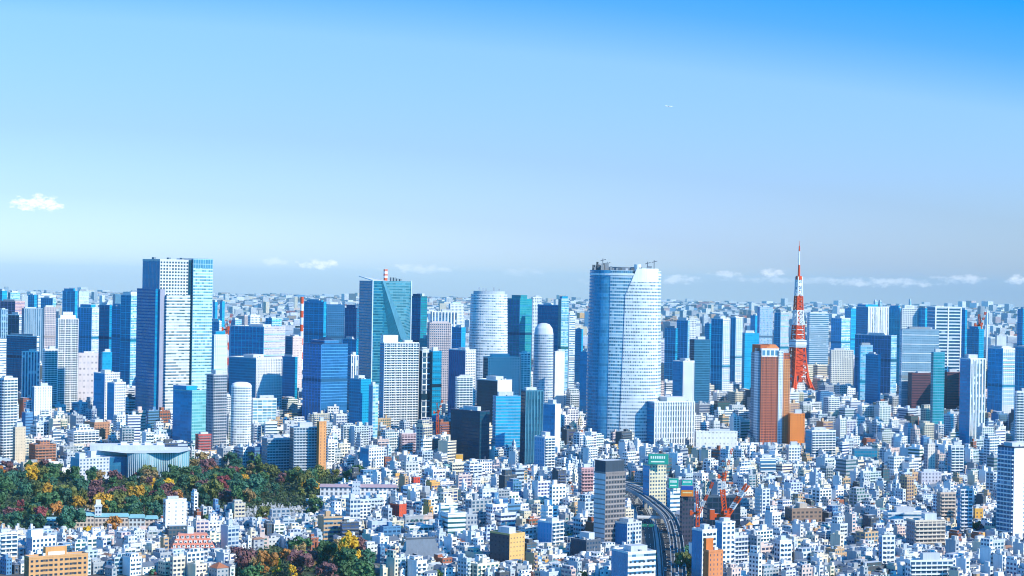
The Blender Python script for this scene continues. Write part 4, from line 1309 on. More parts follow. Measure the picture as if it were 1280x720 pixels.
T(664, 666, 677, 372, 4400, S_RES, None, 'white far tower just beside the shade-sided teal tower', phi=20, name='residential_tower')
T(672, 699, 703, 382, 3300, S_DEEP.c(wall=(.02, .11, .26)), S_GLASS, 'wide dark blue slab behind the slim domed tower', 'wide dark blue slab', phi=46)
T(698, 702, 711, 374, 3250, S_TEAL, S_SKY, 'bright glass-edged tower joined to the wide dark blue slab', phi=30, steps=[(.1, .9, .1, .9, 5, S_DEEP)])
T(711, 712, 719, 393, 3300, S_WBAND, None, 'narrow white slab at the edge of the bright glass tower', phi=20)
T(719, 727, 729, 412, 3500, S_DEEP, S_GLASS, 'thin dark block just left of the huge rounded skyscraper', phi=44, name='office_building', cat='office building')
T(692, 694, 706, 440, 2900, S_DEEP, S_WGRID.c(wf=0), 'plain white slab beside the slim domed tower', name='office_building', cat='office building', phi=20)
T(604, 610, 650, 447, 2600, S_NIGHT, St((.68, .60, .60), (.12, .16, .22), 3.6, 3.6, .5, .5, .85), 'pinkish-white hotel block with curved glass bay', 'pinkish hotel block', name='hotel_building', cat='hotel', phi=18)
T(649, 651, 663, 442, 2640, S_PGRID, S_RES, 'white wing block right of the pinkish hotel', name='apartment_block', cat='apartment block', phi=20)
T(596, 622, 640, 476, 2480, S_NIGHT, S_WGRID.c(wf=0), 'dark-sided block with blank white end before the pinkish hotel', name='office_building', cat='office building', phi=42)
T(725, 736, 738, 441, 2800, S_GLASS, None, 'blue block leaning close to the huge rounded skyscraper', name='office_building', cat='office building', phi=44)
T(563, 600, 612, 515, sl=S_NIGHT, sr=S_NIGHT.c(wall=(.02, .06, .1), fl=4.5), base=588, label='broad near-black glass office with dark roof', lm='near-black glass office', name='office_building', cat='office building', phi=48, roofcol=(.1, .12, .15), par=(.03, .06, .12))
T(616, 620, 652, 496, sl=S_DEEP, sr=S_GLASS.c(fl=3.8, wf=1, hf=.55, wall=(.10, .34, .52)), base=572, label='blue glass office with pale horizontal ribs beside the near-black one', lm='ribbed blue glass office', name='office_building', cat='office building', phi=20, bands=((.2, .42, .58), .8, .3))
T(651, 657, 679, 489, sl=S_NIGHT, sr=St((.06, .2, .3), (.02, .09, .16), 4, 4, .6, 1, .9), base=592, label='dark finned glass tower rising among white houses', lm='dark finned glass tower', phi=28, fins=((.12, .3, .4), .6, .7, 4, 'f'), roofcol=(.25, .3, .33))
T(678, 694, 701, 506, sl=S_GLASS, sr=S_WGRID.c(wf=0), base=578, label='blue-banded office with blank white end beside the dark finned tower', name='office_building', cat='office building', phi=44)
T(668, 681, 694, 547, sl=S_GLASS.c(wall=(.2, .4, .6), wf=.4), sr=S_RES, base=598, label='slim apartment block with blue side and white end below the finned tower', name='apartment_block', cat='apartment block', phi=40, balc='f')
T(801, 818, 869, 503, sl=S_GLASS.c(wall=(.03, .15, .34)), sr=St(WHITE, (.05, .10, .18), 3.7, 7.0, .52, .8, .95), base=569, label='broad white hotel slab with tall slotted windows and blue flank', lm='white slotted hotel', name='hotel_building', cat='hotel', phi=28, fins=(WHITE, 1.5, .6, 3.7, 'f'), par=WHITE)  # blue left style puts the flank's shadow into its colour
T(868, 870, 922, 540, sl=S_PGRID, sr=St((.76, .75, .72), (.5, .5, .48), 5, 7, .4, .3, .8), base=572, label='long low pale wing stretching from the white slotted hotel', name='office_building', cat='office building', phi=14, dep=30)
T(831, 845, 847, 411, 3600, S_DEEP, None, 'dark slab peeping out right of the huge rounded skyscraper', phi=45)
T(846, 860, 862, 401, 3750, S_DEEP, S_SKY, 'taller dark slab, second right of the huge rounded skyscraper', phi=45)
T(860, 861, 870, 399, 4000, S_WGRID, None, 'pale narrow tower behind two dark slabs', phi=20, name='residential_tower')
T(862, 868, 888, 425, 3050, S_NIGHT, St((.03, .13, .24), (.02, .09, .18), 3, 3.8, 1, .6, .92), 'dark blue tower with fine horizontal bands', 'dark finely banded tower', phi=28, bands=((.06, .22, .36), .6, .2))
T(841, 854, 868, 452, 2800, S_GLASS, S_RES, 'white-ended blue block before the dark slabs', name='apartment_block', cat='apartment block', phi=42)
T(889, 904, 913, 399, 3350, S_DEEP, S_RES.c(fl=3.3), 'tall dark slab with bright white windowed end', 'white-ended dark slab', phi=46)
T(912, 920, 929, 397, 3600, S_DEEP, S_RES.c(fl=3.3), 'slim tower, dark beside white, next to a larger like it', phi=44)
T(881, 887, 889, 405, 4100, S_DEEP, None, 'small dark far block left of the white-ended slab', phi=44, name='office_building', cat='office building')
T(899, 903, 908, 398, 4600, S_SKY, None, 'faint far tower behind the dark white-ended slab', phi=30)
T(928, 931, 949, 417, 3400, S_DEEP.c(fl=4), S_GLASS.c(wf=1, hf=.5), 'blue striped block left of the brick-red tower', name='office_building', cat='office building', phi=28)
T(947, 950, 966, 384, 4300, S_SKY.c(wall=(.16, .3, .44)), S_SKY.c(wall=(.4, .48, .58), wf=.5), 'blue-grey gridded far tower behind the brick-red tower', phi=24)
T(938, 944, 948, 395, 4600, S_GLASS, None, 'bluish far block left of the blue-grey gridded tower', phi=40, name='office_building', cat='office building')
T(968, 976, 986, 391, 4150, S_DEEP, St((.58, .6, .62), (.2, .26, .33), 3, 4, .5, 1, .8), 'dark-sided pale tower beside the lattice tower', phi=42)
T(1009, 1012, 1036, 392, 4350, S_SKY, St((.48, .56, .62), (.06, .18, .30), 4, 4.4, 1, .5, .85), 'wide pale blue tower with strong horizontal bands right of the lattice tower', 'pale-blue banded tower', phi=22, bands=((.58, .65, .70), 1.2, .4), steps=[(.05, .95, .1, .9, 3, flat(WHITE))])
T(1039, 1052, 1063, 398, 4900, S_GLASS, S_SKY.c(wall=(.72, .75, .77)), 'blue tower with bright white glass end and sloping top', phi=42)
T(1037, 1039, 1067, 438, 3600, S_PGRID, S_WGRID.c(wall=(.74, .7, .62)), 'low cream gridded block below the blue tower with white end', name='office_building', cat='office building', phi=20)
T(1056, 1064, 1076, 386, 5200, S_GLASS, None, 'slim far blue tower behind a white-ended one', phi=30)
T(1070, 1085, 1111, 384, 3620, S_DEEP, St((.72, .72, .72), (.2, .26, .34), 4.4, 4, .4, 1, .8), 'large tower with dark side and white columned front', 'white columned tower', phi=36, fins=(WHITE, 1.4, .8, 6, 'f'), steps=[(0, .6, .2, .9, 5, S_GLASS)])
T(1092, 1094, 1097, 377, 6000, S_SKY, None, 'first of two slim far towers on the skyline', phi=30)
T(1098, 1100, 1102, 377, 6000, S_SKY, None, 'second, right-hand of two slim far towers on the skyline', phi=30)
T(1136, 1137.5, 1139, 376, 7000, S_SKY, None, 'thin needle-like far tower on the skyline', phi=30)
T(1068, 1114, 1121, 420, 3350, S_TEAL.c(wall=(.03, .2, .34), glass=(.02, .15, .28)), S_SKY, 'broad teal-blue glass block before the white columned tower', 'broad teal-blue block', phi=50)
T(1074, 1076, 1091, 432, 3200, S_GLASS, S_SKY.c(wall=(.3, .45, .58)), 'slim blue-grey block in front of the broad teal-blue block', phi=26)
T(1082, 1098, 1101, 444, 3100, S_DEEP, S_GLASS, 'dark small block in front of the broad teal-blue block', phi=44, name='office_building', cat='office building')
T(1111, 1125, 1128, 386, 3660, S_GLASS, None, 'dark blue slab between two white columned towers', phi=45)
T(1126, 1128, 1148, 386, 3640, S_RES, S_RES.c(bay=3.5, fl=3.6), 'white gridded tower behind the grey-blue wide block', phi=20)
T(1147, 1157, 1160, 386, 3630, S_GLASS, None, 'bluish slab left of the white framed banded tower', phi=44)
T(1159, 1169, 1202, 384, 3350, S_DEEP, St((.52, .57, .62), (.03, .08, .16), 4, 5.6, 1, .55, .95), 'white framed tower with bold horizontal bands', 'white framed banded tower', phi=26, bands=((.66, .70, .74), 1.6, .5), fins=(WHITE, 2.2, .8, 42, 'f'), par=WHITE, hut=False)
T(1202, 1207, 1209, 388, 3500, S_DEEP, None, 'narrow dark slab against the white framed banded tower', phi=44)
T(1125, 1128, 1174, 412, 3050, S_SKY, St((.26, .38, .48), (.14, .27, .38), 2.8, 3.6, .7, .55, .9), 'wide grey-blue gridded block with flat top', 'wide grey-blue gridded block', phi=18)
T(1135, 1140, 1168, 467, 3020, St((.07, .04, .06)), St((.13, .055, .07), (.05, .03, .05), 5, 4, 1, .4, .9), 'long low maroon building below the wide grey-blue block', 'low maroon building', name='office_building', cat='office building', phi=24, roofcol=(.25, .12, .13))
T(1180, 1184, 1204, 466, 3020, St((.07, .04, .06)), St((.13, .055, .07), (.05, .03, .05), 5, 4, 1, .4, .9), 'second maroon building, right of the slim blue glass tower', name='office_building', cat='office building', phi=24, roofcol=(.25, .12, .13))
T(1164, 1167, 1181, 441, 2600, S_TEAL, S_TEAL.c(wall=(.10, .34, .46), fl=3.6), 'slim blue-green glass tower between maroon buildings', 'slim blue-green glass tower', phi=24, bands=((.16, .40, .5), .6, .25))
T(1200, 1213, 1232, 449, 2480, S_GLASS.c(wall=(.06, .24, .46)), St(WHITE, (.10, .18, .26), 5, 3.3, .4, 1, .7), 'white ribbed apartment tower with blue side', 'white ribbed apartment tower', name='residential_tower', phi=36, fins=(WHITE, 1.2, .8, 5, 'f'))  # left side of the white tower coloured blue for shade
T(1209, 1224, 1230, 412, 3500, S_DEEP, None, 'dark blue block behind the white ribbed apartment tower', phi=44)
T(1235, 1254, 1269, 436, 2950, S_GLASS, S_RES, 'dark blue and white two-toned block near the far edge', phi=46)
T(1244, 1246, 1258, 420, 3300, St((.5, .52, .55), wf=0), St((.66, .68, .7), wf=0), 'blank pale block behind the two-toned block', name='office_building', cat='office building', phi=20)
T(1272, 1279, 1292, 387, 3700, S_DEEP, None, 'dark tower cut by the picture edge on the skyline', phi=36)
T(1269, 1284, 1300, 436, sl=S_DEEP, sr=S_DEEP, base=566, label='dark glass tower cut off by the picture edge above white flats', phi=36)
T(1269, 1271, 1292, 490, sl=S_RES, sr=S_RES, base=596, label='white flats at the picture edge below the dark glass tower', name='apartment_block', cat='apartment block', phi=20, balc='f')

# ------------------------------------------------------------------ nearer landmark buildings
APT = dict(name='apartment_block', cat='apartment block')
OFF = dict(name='office_building', cat='office building')
T(1247, 1268, 1296, 560, sl=St((.55, .65, .75), (.05, .16, .3), 3.6, 3.6, .7, .5, .85), sr=St(WHITE, (.2, .3, .4), 20, 3.6, .12, .4, .9), base=682, label='tall white block at the picture edge with dark roof and podium', lm='tall white edge block', name='office_building', cat='office building', phi=45, balc='l', roofcol=(.12, .14, .17), par=(.06, .08, .12))
T(743, 757, 782, 592, sl=St((.62, .62, .64), wf=0), sr=St((.22, .19, .19), (.05, .06, .08), 3.2, 3.9, .7, .5, .9), base=692, label='tall concrete and brown block with dark rooftop storey beside the avenue', lm='concrete-and-brown tall block', phi=40, steps=[(.0, .95, .02, .98, 10, flat((.05, .07, .1)))], bands=((.34, .30, .30), .9, .35), **OFF)
T(723, 727, 742, 586, sl=S_PGRID, sr=St((.62, .34, .34), (.12, .08, .1), 3.4, 3.3, .7, .55, .9), base=630, label='rose-pink apartment block with ribbed balconies left of the concrete and brown block', lm='rose-pink apartment block', phi=26, balc='f', **APT)
T(756, 784, 802, 655, sl=S_GLASS.c(wall=(.05, .22, .45), wf=.3, hf=.4), sr=S_WGRID.c(wall=PALE), base=693, label='wide block with blue flank at the foot of the concrete and brown block', phi=48, **OFF)
T(764, 785, 820, 692, sl=S_GLASS.c(wall=(.2, .35, .5), wf=.3), sr=S_WBAND, base=742, label='white office with ribbon windows beside the avenue, cut by the bottom edge', phi=32, win='f', **OFF)
T(804, 812, 833, 582, sl=S_GLASS, sr=St((.68, .60, .42), (.08, .14, .2), 3, 3.5, .6, .5, .9), base=636, label='cream block under the big green billboard', lm='green-topped cream block', phi=30, **OFF)
T(834, 838, 850, 612, sl=S_GLASS, sr=S_WBAND, base=648, label='narrow white block with green rooftop billboard', phi=28, **OFF)
T(850, 853, 868, 622, sl=S_NIGHT, sr=St((.05, .05, .08), (.02, .03, .05), 3, 3.6, .6, .5, .9), base=690, label='dark narrow block under the orange and blue billboard', lm='dark billboard block', phi=28, **OFF)
T(865, 878, 896, 664, sl=S_GLASS.c(wall=(.06, .24, .45), wf=.35), sr=S_WGRID, base=735, label='white office with blue flank below the tower crane, orange plant hut before it', lm='blue-flanked white office', phi=38, win='f', **OFF)
T(894, 903, 919, 654, sl=S_GLASS.c(wall=(.1, .3, .5), wf=.2), sr=S_WGRID, base=718, label='blue-sided block carrying the big red tower crane', phi=36, **OFF)
T(903, 916, 935, 672, sl=S_RES.c(wall=(.12, .2, .32)), sr=St((.60, .58, .66)), base=717, label='lavender apartments with deep balconies below the tower crane', phi=42, balc='fl', **APT)
T(879, 884, 926, 622, sl=S_NIGHT, sr=St((.035, .05, .09), (.01, .02, .04), 5, 5, .9, .85, .95), base=672, label='dark netted building under construction behind the tower crane', lm='dark construction block', phi=18, roofcol=(.35, .4, .45), par=(.05, .08, .12), hut=False, **OFF)
T(1007, 1015, 1045, 539, sl=S_DEEP, sr=S_RES.c(wf=.6), base=582, label='white gridded apartments with dark flank right of the orange annexe', lm='dark-flanked gridded apartments', phi=28, balc='f', **APT)
T(983, 986, 1000, 558, sl=S_PGRID, sr=S_WGRID, base=590, label='narrow white office before the orange annexe', phi=22, **OFF)
T(945, 950, 970, 574, sl=S_WGRID, sr=S_WBAND, base=603, label='low white terraced flats below the brick-red tower', phi=24, balc='f', **APT)
T(981, 990, 1028, 637, sl=St((.2, .13, .1)), sr=St((.30, .20, .15), (.08, .07, .07), 4, 3.6, .6, .5, .9), base=664, label='brown brick block with flat roof among white houses', lm='brown brick block', phi=24, steps=[(.3, .55, .2, .8, 5, flat((.5, .4, .33)))], **APT)
T(1065, 1068, 1097, 562, sl=S_DEEP, sr=S_DEEP.c(wall=(.08, .2, .32)), base=584, label='low dark glass building with flat roof among white houses', phi=20, **OFF)
T(968, 975, 990, 677, sl=S_WGRID, sr=S_WGRID, base=715, label='small white office beside a green garden near the bottom edge', phi=32, win='fl', **OFF)
T(1185, 1189, 1205, 558, sl=S_DEEP, sr=S_RES, base=606, label='white apartment tower with gridded front on the right-hand slope', lm='white gridded flats', phi=26, balc='f', **APT)
T(1155, 1160, 1169, 556, sl=S_PGRID, sr=St((.66, .60, .54), wf=.3), base=604, label='narrow beige block left of the white gridded flats', phi=36, **APT)
T(1148, 1152, 1177, 591, sl=S_PGRID, sr=St((.58, .57, .64), (.2, .2, .28), 4, 3.6, .4, .5, .8), base=616, label='low lavender block below the white gridded flats', phi=22, **OFF)
T(1171, 1176, 1195, 617, sl=St((.4, .3, .25)), sr=St((.66, .5, .4), (.1, .1, .12), 4, 3.2, .7, .55, .9), base=662, label='tan apartment block with strong balcony bands', lm='tan banded apartments', phi=26, balc='f', **APT)
T(1197, 1201, 1216, 613, sl=S_DEEP, sr=S_RES.c(wall=(.66, .66, .74)), base=677, label='slender lavender-white apartments beside the tan banded ones', phi=28, balc='f', **APT)
T(1217, 1219, 1229, 637, sl=St((.5, .3, .1)), sr=St((.72, .38, .08), wf=.3), base=662, label='small orange block right of the slender lavender-white apartments', phi=24, **APT)
T(1133, 1144, 1182, 652, sl=St((.3, .3, .34)), sr=St((.70, .58, .47), (.1, .1, .12), 4.2, 3.2, .7, .55, .9), base=694, label='wide tan apartments with blue-green roof box', lm='wide tan apartments', phi=28, balc='f', **APT)
T(1099, 1103, 1119, 671, sl=S_GLASS.c(wall=(.2, .4, .6), wf=.3), sr=S_WGRID, base=718, label='white office with square windows left of the wide tan apartments', phi=26, win='fl', **OFF)
T(1104, 1110, 1160, 642, sl=S_WGRID, sr=S_WBAND, base=664, label='long low white-roofed school building above the wide tan apartments', name='school_building', cat='school', phi=16, dep=18)
T(1132, 1138, 1192, 702, sl=S_WGRID, sr=S_RES, base=735, label='long white apartments at the bottom edge below the wide tan ones', phi=24, balc='f', **APT)

T(327, 334, 362, 549, sl=St((.25, .3, .36)), sr=St((.48, .53, .60), (.06, .12, .2), 3.4, 3.1, .7, .55, .85), base=592, label='grey-blue apartment slab, lower left one of the pair above the park', lm='grey-blue park slab', phi=18, balc='f', **APT)
T(362, 367, 397, 535, sl=St((.3, .2, .2)), sr=St((.52, .56, .62), (.06, .12, .2), 3.4, 3.1, .7, .55, .85), base=595, label='grey-blue apartment slab with orange end tower above the park', phi=16, balc='f', **APT)
T(396, 399, 408, 528, sl=St((.5, .2, .08), wf=0), sr=St((.72, .33, .13), (.3, .15, .1), 5, 3.3, .2, .6, .9), base=596, label='slim orange tower at the end of the grey-blue slabs', lm='slim orange end tower', phi=22, dep=14, **APT)
T(244, 248, 264, 544, sl=St((.3, .07, .06)), sr=St((.52, .10, .09), (.2, .16, .18), 3, 3.2, .6, .45, .8), base=575, label='bright red mid-rise with white balconies above the autumn park', lm='bright red mid-rise', phi=24, balc='f', **APT)
T(36, 44, 70, 557, sl=St((.3, .12, .07)), sr=St((.46, .19, .11), (.1, .08, .08), 4, 3.2, .6, .5, .9), base=588, label='stepped brick-red apartments beside the beige slab', lm='stepped brick-red apartments', phi=24, steps=[(.3, .75, .2, .9, 5, St((.46, .19, .11)))], balc='f', **APT)
T(105, 118, 137, 529, sl=St((.5, .33, .22), wf=.4), sr=St((.46, .24, .15), (.1, .08, .08), 4, 3.2, .5, .5, .9), base=559, label='orange-brown block behind the white stepped apartments', phi=36, **APT)
T(84, 92, 124, 540, sl=S_WGRID, sr=S_RES, base=568, label='white stepped pyramid-like apartments above the glass museum', lm='white stepped apartments', phi=24, steps=[(.15, .85, .2, .9, 4, S_RES), (.3, .7, .35, .9, 8, S_RES)], balc='f', **APT)
T(204, 207, 233, 626, sl=S_WGRID.c(wall=PALE), sr=St(WHITE, wf=.15, hf=.3, bay=7), base=672, label='blank white mid-rise at the lower edge of the park', lm='blank white mid-rise', phi=18, win='l', **APT)
T(499, 502, 520, 543, sl=S_PGRID, sr=St((.62, .47, .50), (.14, .1, .13), 3.6, 3.2, .6, .5, .9), base=579, label='mauve-pink apartment block among white flats', lm='mauve-pink apartments', phi=22, balc='f', **APT)
T(450, 461, 480, 561, sl=S_GLASS, sr=S_WGRID, base=596, label='white block with blue flank left of the mauve-pink apartments', phi=40, **OFF)
T(514, 517, 525, 598, sl=St((.3, .05, .04)), sr=St((.62, .08, .05), wf=.2), base=618, label='small bright red building among white flats', phi=22, **APT)
T(487, 499, 508, 632, sl=St((.2, .04, .04), wf=.2), sr=St((.58, .10, .05), wf=.1), base=655, label='dark red and orange-red narrow building near the long low white block', phi=44, **APT)
T(477, 485, 490, 637, sl=S_GGRID, sr=St((.35, .42, .5), wf=.5), base=662, label='grey narrow block left of the dark red one', phi=40, **APT)
T(612, 637, 656, 669, sl=St((.13, .09, .10), (.06, .05, .07), 4, 3.3, .4, .4, .8), sr=St((.74, .44, .16), wf=.25, hf=.3), base=715, label='ochre-orange apartment block with dark brown flank', lm='shade-flanked ochre block', phi=44, **APT)  # dark left style holds the flank's shade as colour
T(672, 690, 705, 654, sl=S_GLASS.c(wall=(.12, .35, .6), wf=.2), sr=S_RES, base=693, label='white-fronted flats with pale blue blank flank right of the ochre block', phi=46, balc='f', **APT)
T(713, 733, 751, 677, sl=St((.05, .07, .1), wf=.3), sr=St((.10, .12, .16)), base=704, label='low charcoal building below the concrete and brown block', phi=44, **OFF)
T(30, 36, 111, 698, sl=St((.40, .19, .08), wf=.3), sr=St((.62, .33, .15), (.1, .08, .07), 4, 3.3, .45, .45, .9), base=742, label='large orange-brown brick apartments cut by the bottom edge', lm='orange-brown brick apartments', phi=20, win='f', steps=[(.30, .66, .3, .8, 6.5, flat((.66, .32, .12))), (.34, .62, .25, .75, 3.2, flat((.75, .7, .62)))], **APT)
T(-6, 0, 22, 668, sl=S_RES, sr=S_RES, base=708, label='curved-fronted white apartments at the picture edge', phi=22, balc='f', **APT)
T(33, 40, 70, 673, sl=S_GLASS.c(wall=(.3, .45, .6)), sr=S_WGRID, base=704, label='pale terraced block behind the orange-brown brick apartments', phi=30, steps=[(.0, .5, .2, .9, 6, flat(WHITE))], **APT)


def billboard(px, py, D, wpx, hpx, col, label, stripe=None, posts=True):
    c = at(px, py, D)
    k = D / FPX
    w, h = wpx * k, hpx * k
    o = empty('billboard', (c.x, D, c.z - h / 2), -atan2(c.x, D) + 0.15, label, 'billboard')
    b = MB(); b.box(-w / 2, w / 2, -0.3, 0.3, 0, h, flat(col), None, True); b.build('panel', o)
    b = MB(); b.box(-w / 2 - 0.3, w / 2 + 0.3, 0.32, 0.8, -0.4, h + 0.4, flat((0.3, 0.3, 0.32)), None, True); b.build('frame', o)
    if stripe:
        b = MB()
        for (x0, x1, z0, z1, cc) in stripe:
            b.box(-w / 2 + x0 * w, -w / 2 + x1 * w, -0.42, -0.31, z0 * h, z1 * h, flat(cc), None, True)
        b.build('lettering', o)
    for x in (-w * 0.35, w * 0.35):
        b = MB(); b.box(x - 0.2, x + 0.2, 0.9, 1.3, -3.5, h, flat((0.2, 0.2, 0.22))); b.build('post', o)
    return o


DD = gpt(812, 636).y
marks = [(0.1 + i * 0.11, 0.17 + i * 0.11, 0.55, 0.8, (0.7, 0.8, 0.75)) for i in range(7)] + [(0.12, 0.8, 0.2, 0.32, (0.7, 0.8, 0.75))]
billboard(823, 574, DD - 4, 25, 13, (0.02, 0.30, 0.24), 'largest green rooftop billboard, on the cream block', marks)
billboard(842, 604, gpt(840, 648).y - 3, 12, 12, (0.02, 0.36, 0.28), 'square green billboard on the narrow white block', marks)
billboard(859, 604, gpt(858, 668).y + 40, 13, 8, (0.03, 0.40, 0.34), 'smallest green billboard, above the orange and blue one', marks[:7])
billboard(859, 614, gpt(858, 690).y - 2, 15, 13, (0.72, 0.22, 0.03), 'orange billboard with blue top on the dark narrow block', [(0, 1, .62, 1, (0.02, 0.08, 0.35)), (0.1, 0.9, 0.3, 0.42, (0.75, 0.6, 0.3))])
billboard(574, 572, 2150, 9, 8, (0.66, 0.34, 0.06), 'ochre billboard standing on a white roof near the rose-pink block', None)


def lattice_beam(b, p, q, r, n, st1, st2):
    p, q = Vector(p), Vector(q)
    d = (q - p).normalized()
    h = Vector((0, 0, 1)) if abs(d.z) < 0.9 else Vector((1, 0, 0))
    e = d.cross(h).normalized() * r
    f = d.cross(e).normalized() * r
    c4 = (e + f, f - e, -e - f, e - f)
    for k in range(n):
        a0, a1 = p.lerp(q, k / n), p.lerp(q, (k + 1) / n)
        st = st1 if (k * 5 // n) % 2 == 0 else st2
        for i in range(4):
            j = (i + 1) % 4
            b.beam(a0 + c4[i], a1 + c4[i], r * 0.27, st)
            b.beam(a0 + c4[i], a1 + c4[j], r * 0.16, st)


def crane(px, ytop, ybase, D, jib, label, zfoot, k=1.0, mast_red=True):
    """luffing tower crane; jib = (px, py) of the tip"""
    RED, WH = flat((0.72, 0.10, 0.02)), flat((0.78, 0.76, 0.74))
    foot, head, tip = at(px, ybase, D), at(px, ytop, D), at(jib[0], jib[1], D)
    o = empty('tower_crane', (foot.x, D, foot.z), 0, label, 'crane')
    hz = head.z - foot.z
    r = 2.0 * k
    b = MB(); lattice_beam(b, (0, 0, -zfoot), (0, 0, hz * 0.45), r, 10, RED, RED if mast_red else WH); b.build('mast', o)
    zj = hz * 0.30
    b = MB(); b.box(-3.2 * k, 3.2 * k, -3 * k, 3 * k, zj - 2.5 * k, zj, RED, None, True); b.build('slewing_deck', o)
    b = MB(); b.box(-1.2 * k, 1.2 * k, -4.8 * k, -2.6 * k, zj, zj + 3 * k, St((.7, .1, .03), (.05, .1, .15), 2.4, 3, .7, .6, 1), flat((0.7, 0.1, 0.03)), True); b.build('cab', o)
    b = MB(); lattice_beam(b, (2 * k, 0, zj), (tip.x - foot.x, -6, tip.z - foot.z), 1.25 * k, 15, RED, WH); b.build('jib', o)
    b = MB(); lattice_beam(b, (0, 0, zj), (-2 * k, 0, hz), 1.3 * k, 8, RED, RED if mast_red else WH); b.build('a_frame', o)
    b = MB(); b.box(-9 * k, -3 * k, -2 * k, 2 * k, zj - 2 * k, zj + 0.5 * k, RED, None, True); b.build('counter_jib', o)
    b = MB(); b.box(-10 * k, -7 * k, -2.4 * k, 2.4 * k, zj - 3.5 * k, zj + 3 * k, flat((0.65, 0.10, 0.03)), None, True); b.build('counterweight', o)
    b = MB(); b.beam((-2 * k, 0, hz), (tip.x - foot.x, -6, tip.z - foot.z), 0.12 * k, flat((.1, .1, .1))); b.build('pendant_rope', o)
    return o


crane(906, 612, 656, gpt(907, 712).y - 3, (933, 605), 'big red luffing tower crane on the blue-sided roof', 6, 1.15)
landmark('big red tower crane', 908, 630)
crane(872, 614, 652, gpt(873, 700).y, (890, 602), 'smaller red tower crane beside the dark construction block', 30, 0.62)
crane(905, 575, 604, gpt(905, 650).y, (914, 560), 'slender red and white crane standing behind the construction block', 30, 0.6, False)
crane(284, 400, 416, 3600, (290, 393), 'far red and white crane on the dark block near the two slim towers', 60, 1.1, False)
crane(1225, 393, 412, 3650, (1231, 390), 'far red crane behind the white ribbed apartment tower', 60, 1.1)
crane(547, 504, 520, 2450, (553, 500), 'small red crane among roofs below the broad white apartment tower', 60, 0.55)


def chimney(px, ytop, D, r, label, n=9, pale=False):
    c = at(px, ytop, D)
    o = empty('chimney', (c.x, D, 0), 0, label, 'chimney')
    h = c.z
    b = MB(); b.prism(round_plan(r, r, 12), 0, h * 0.35, flat(WHITE), None); b.build('base_shaft', o)
    for i in range(n):
        z0, z1 = h * (0.35 + 0.65 * i / n), h * (0.35 + 0.65 * (i + 1) / n)
        b = MB(); b.prism(round_plan(r, r, 12), z0, z1, flat((0.66, 0.09, 0.03)) if (n - i) % 2 and not pale else flat(WHITE), None); b.build('painted_band', o)
    DRAW.append((D, px - 1, px + 1, ytop, ytop + 50))


chimney(377.5, 371, 3700, 3.2, 'red and white banded chimney beside the tall plain dark blue tower')
chimney(1234, 388, 4200, 1.8, 'slim pale chimney mast behind the white ribbed apartment tower', 5, True)


# orange plant hut in front of the white office
D_ = gpt(892, 740).y - 2
tower(879, 886, 904, 690, sl=St((.45, .16, .06), wf=0), sr=St((.66, .24, .10), wf=.2), base=745, label='orange-red building with slanted roof screen below the white office with blue flank', phi=34, steps=[(.0, .5, .5, 1, 9, flat((.62, .18, .05)))], **APT)


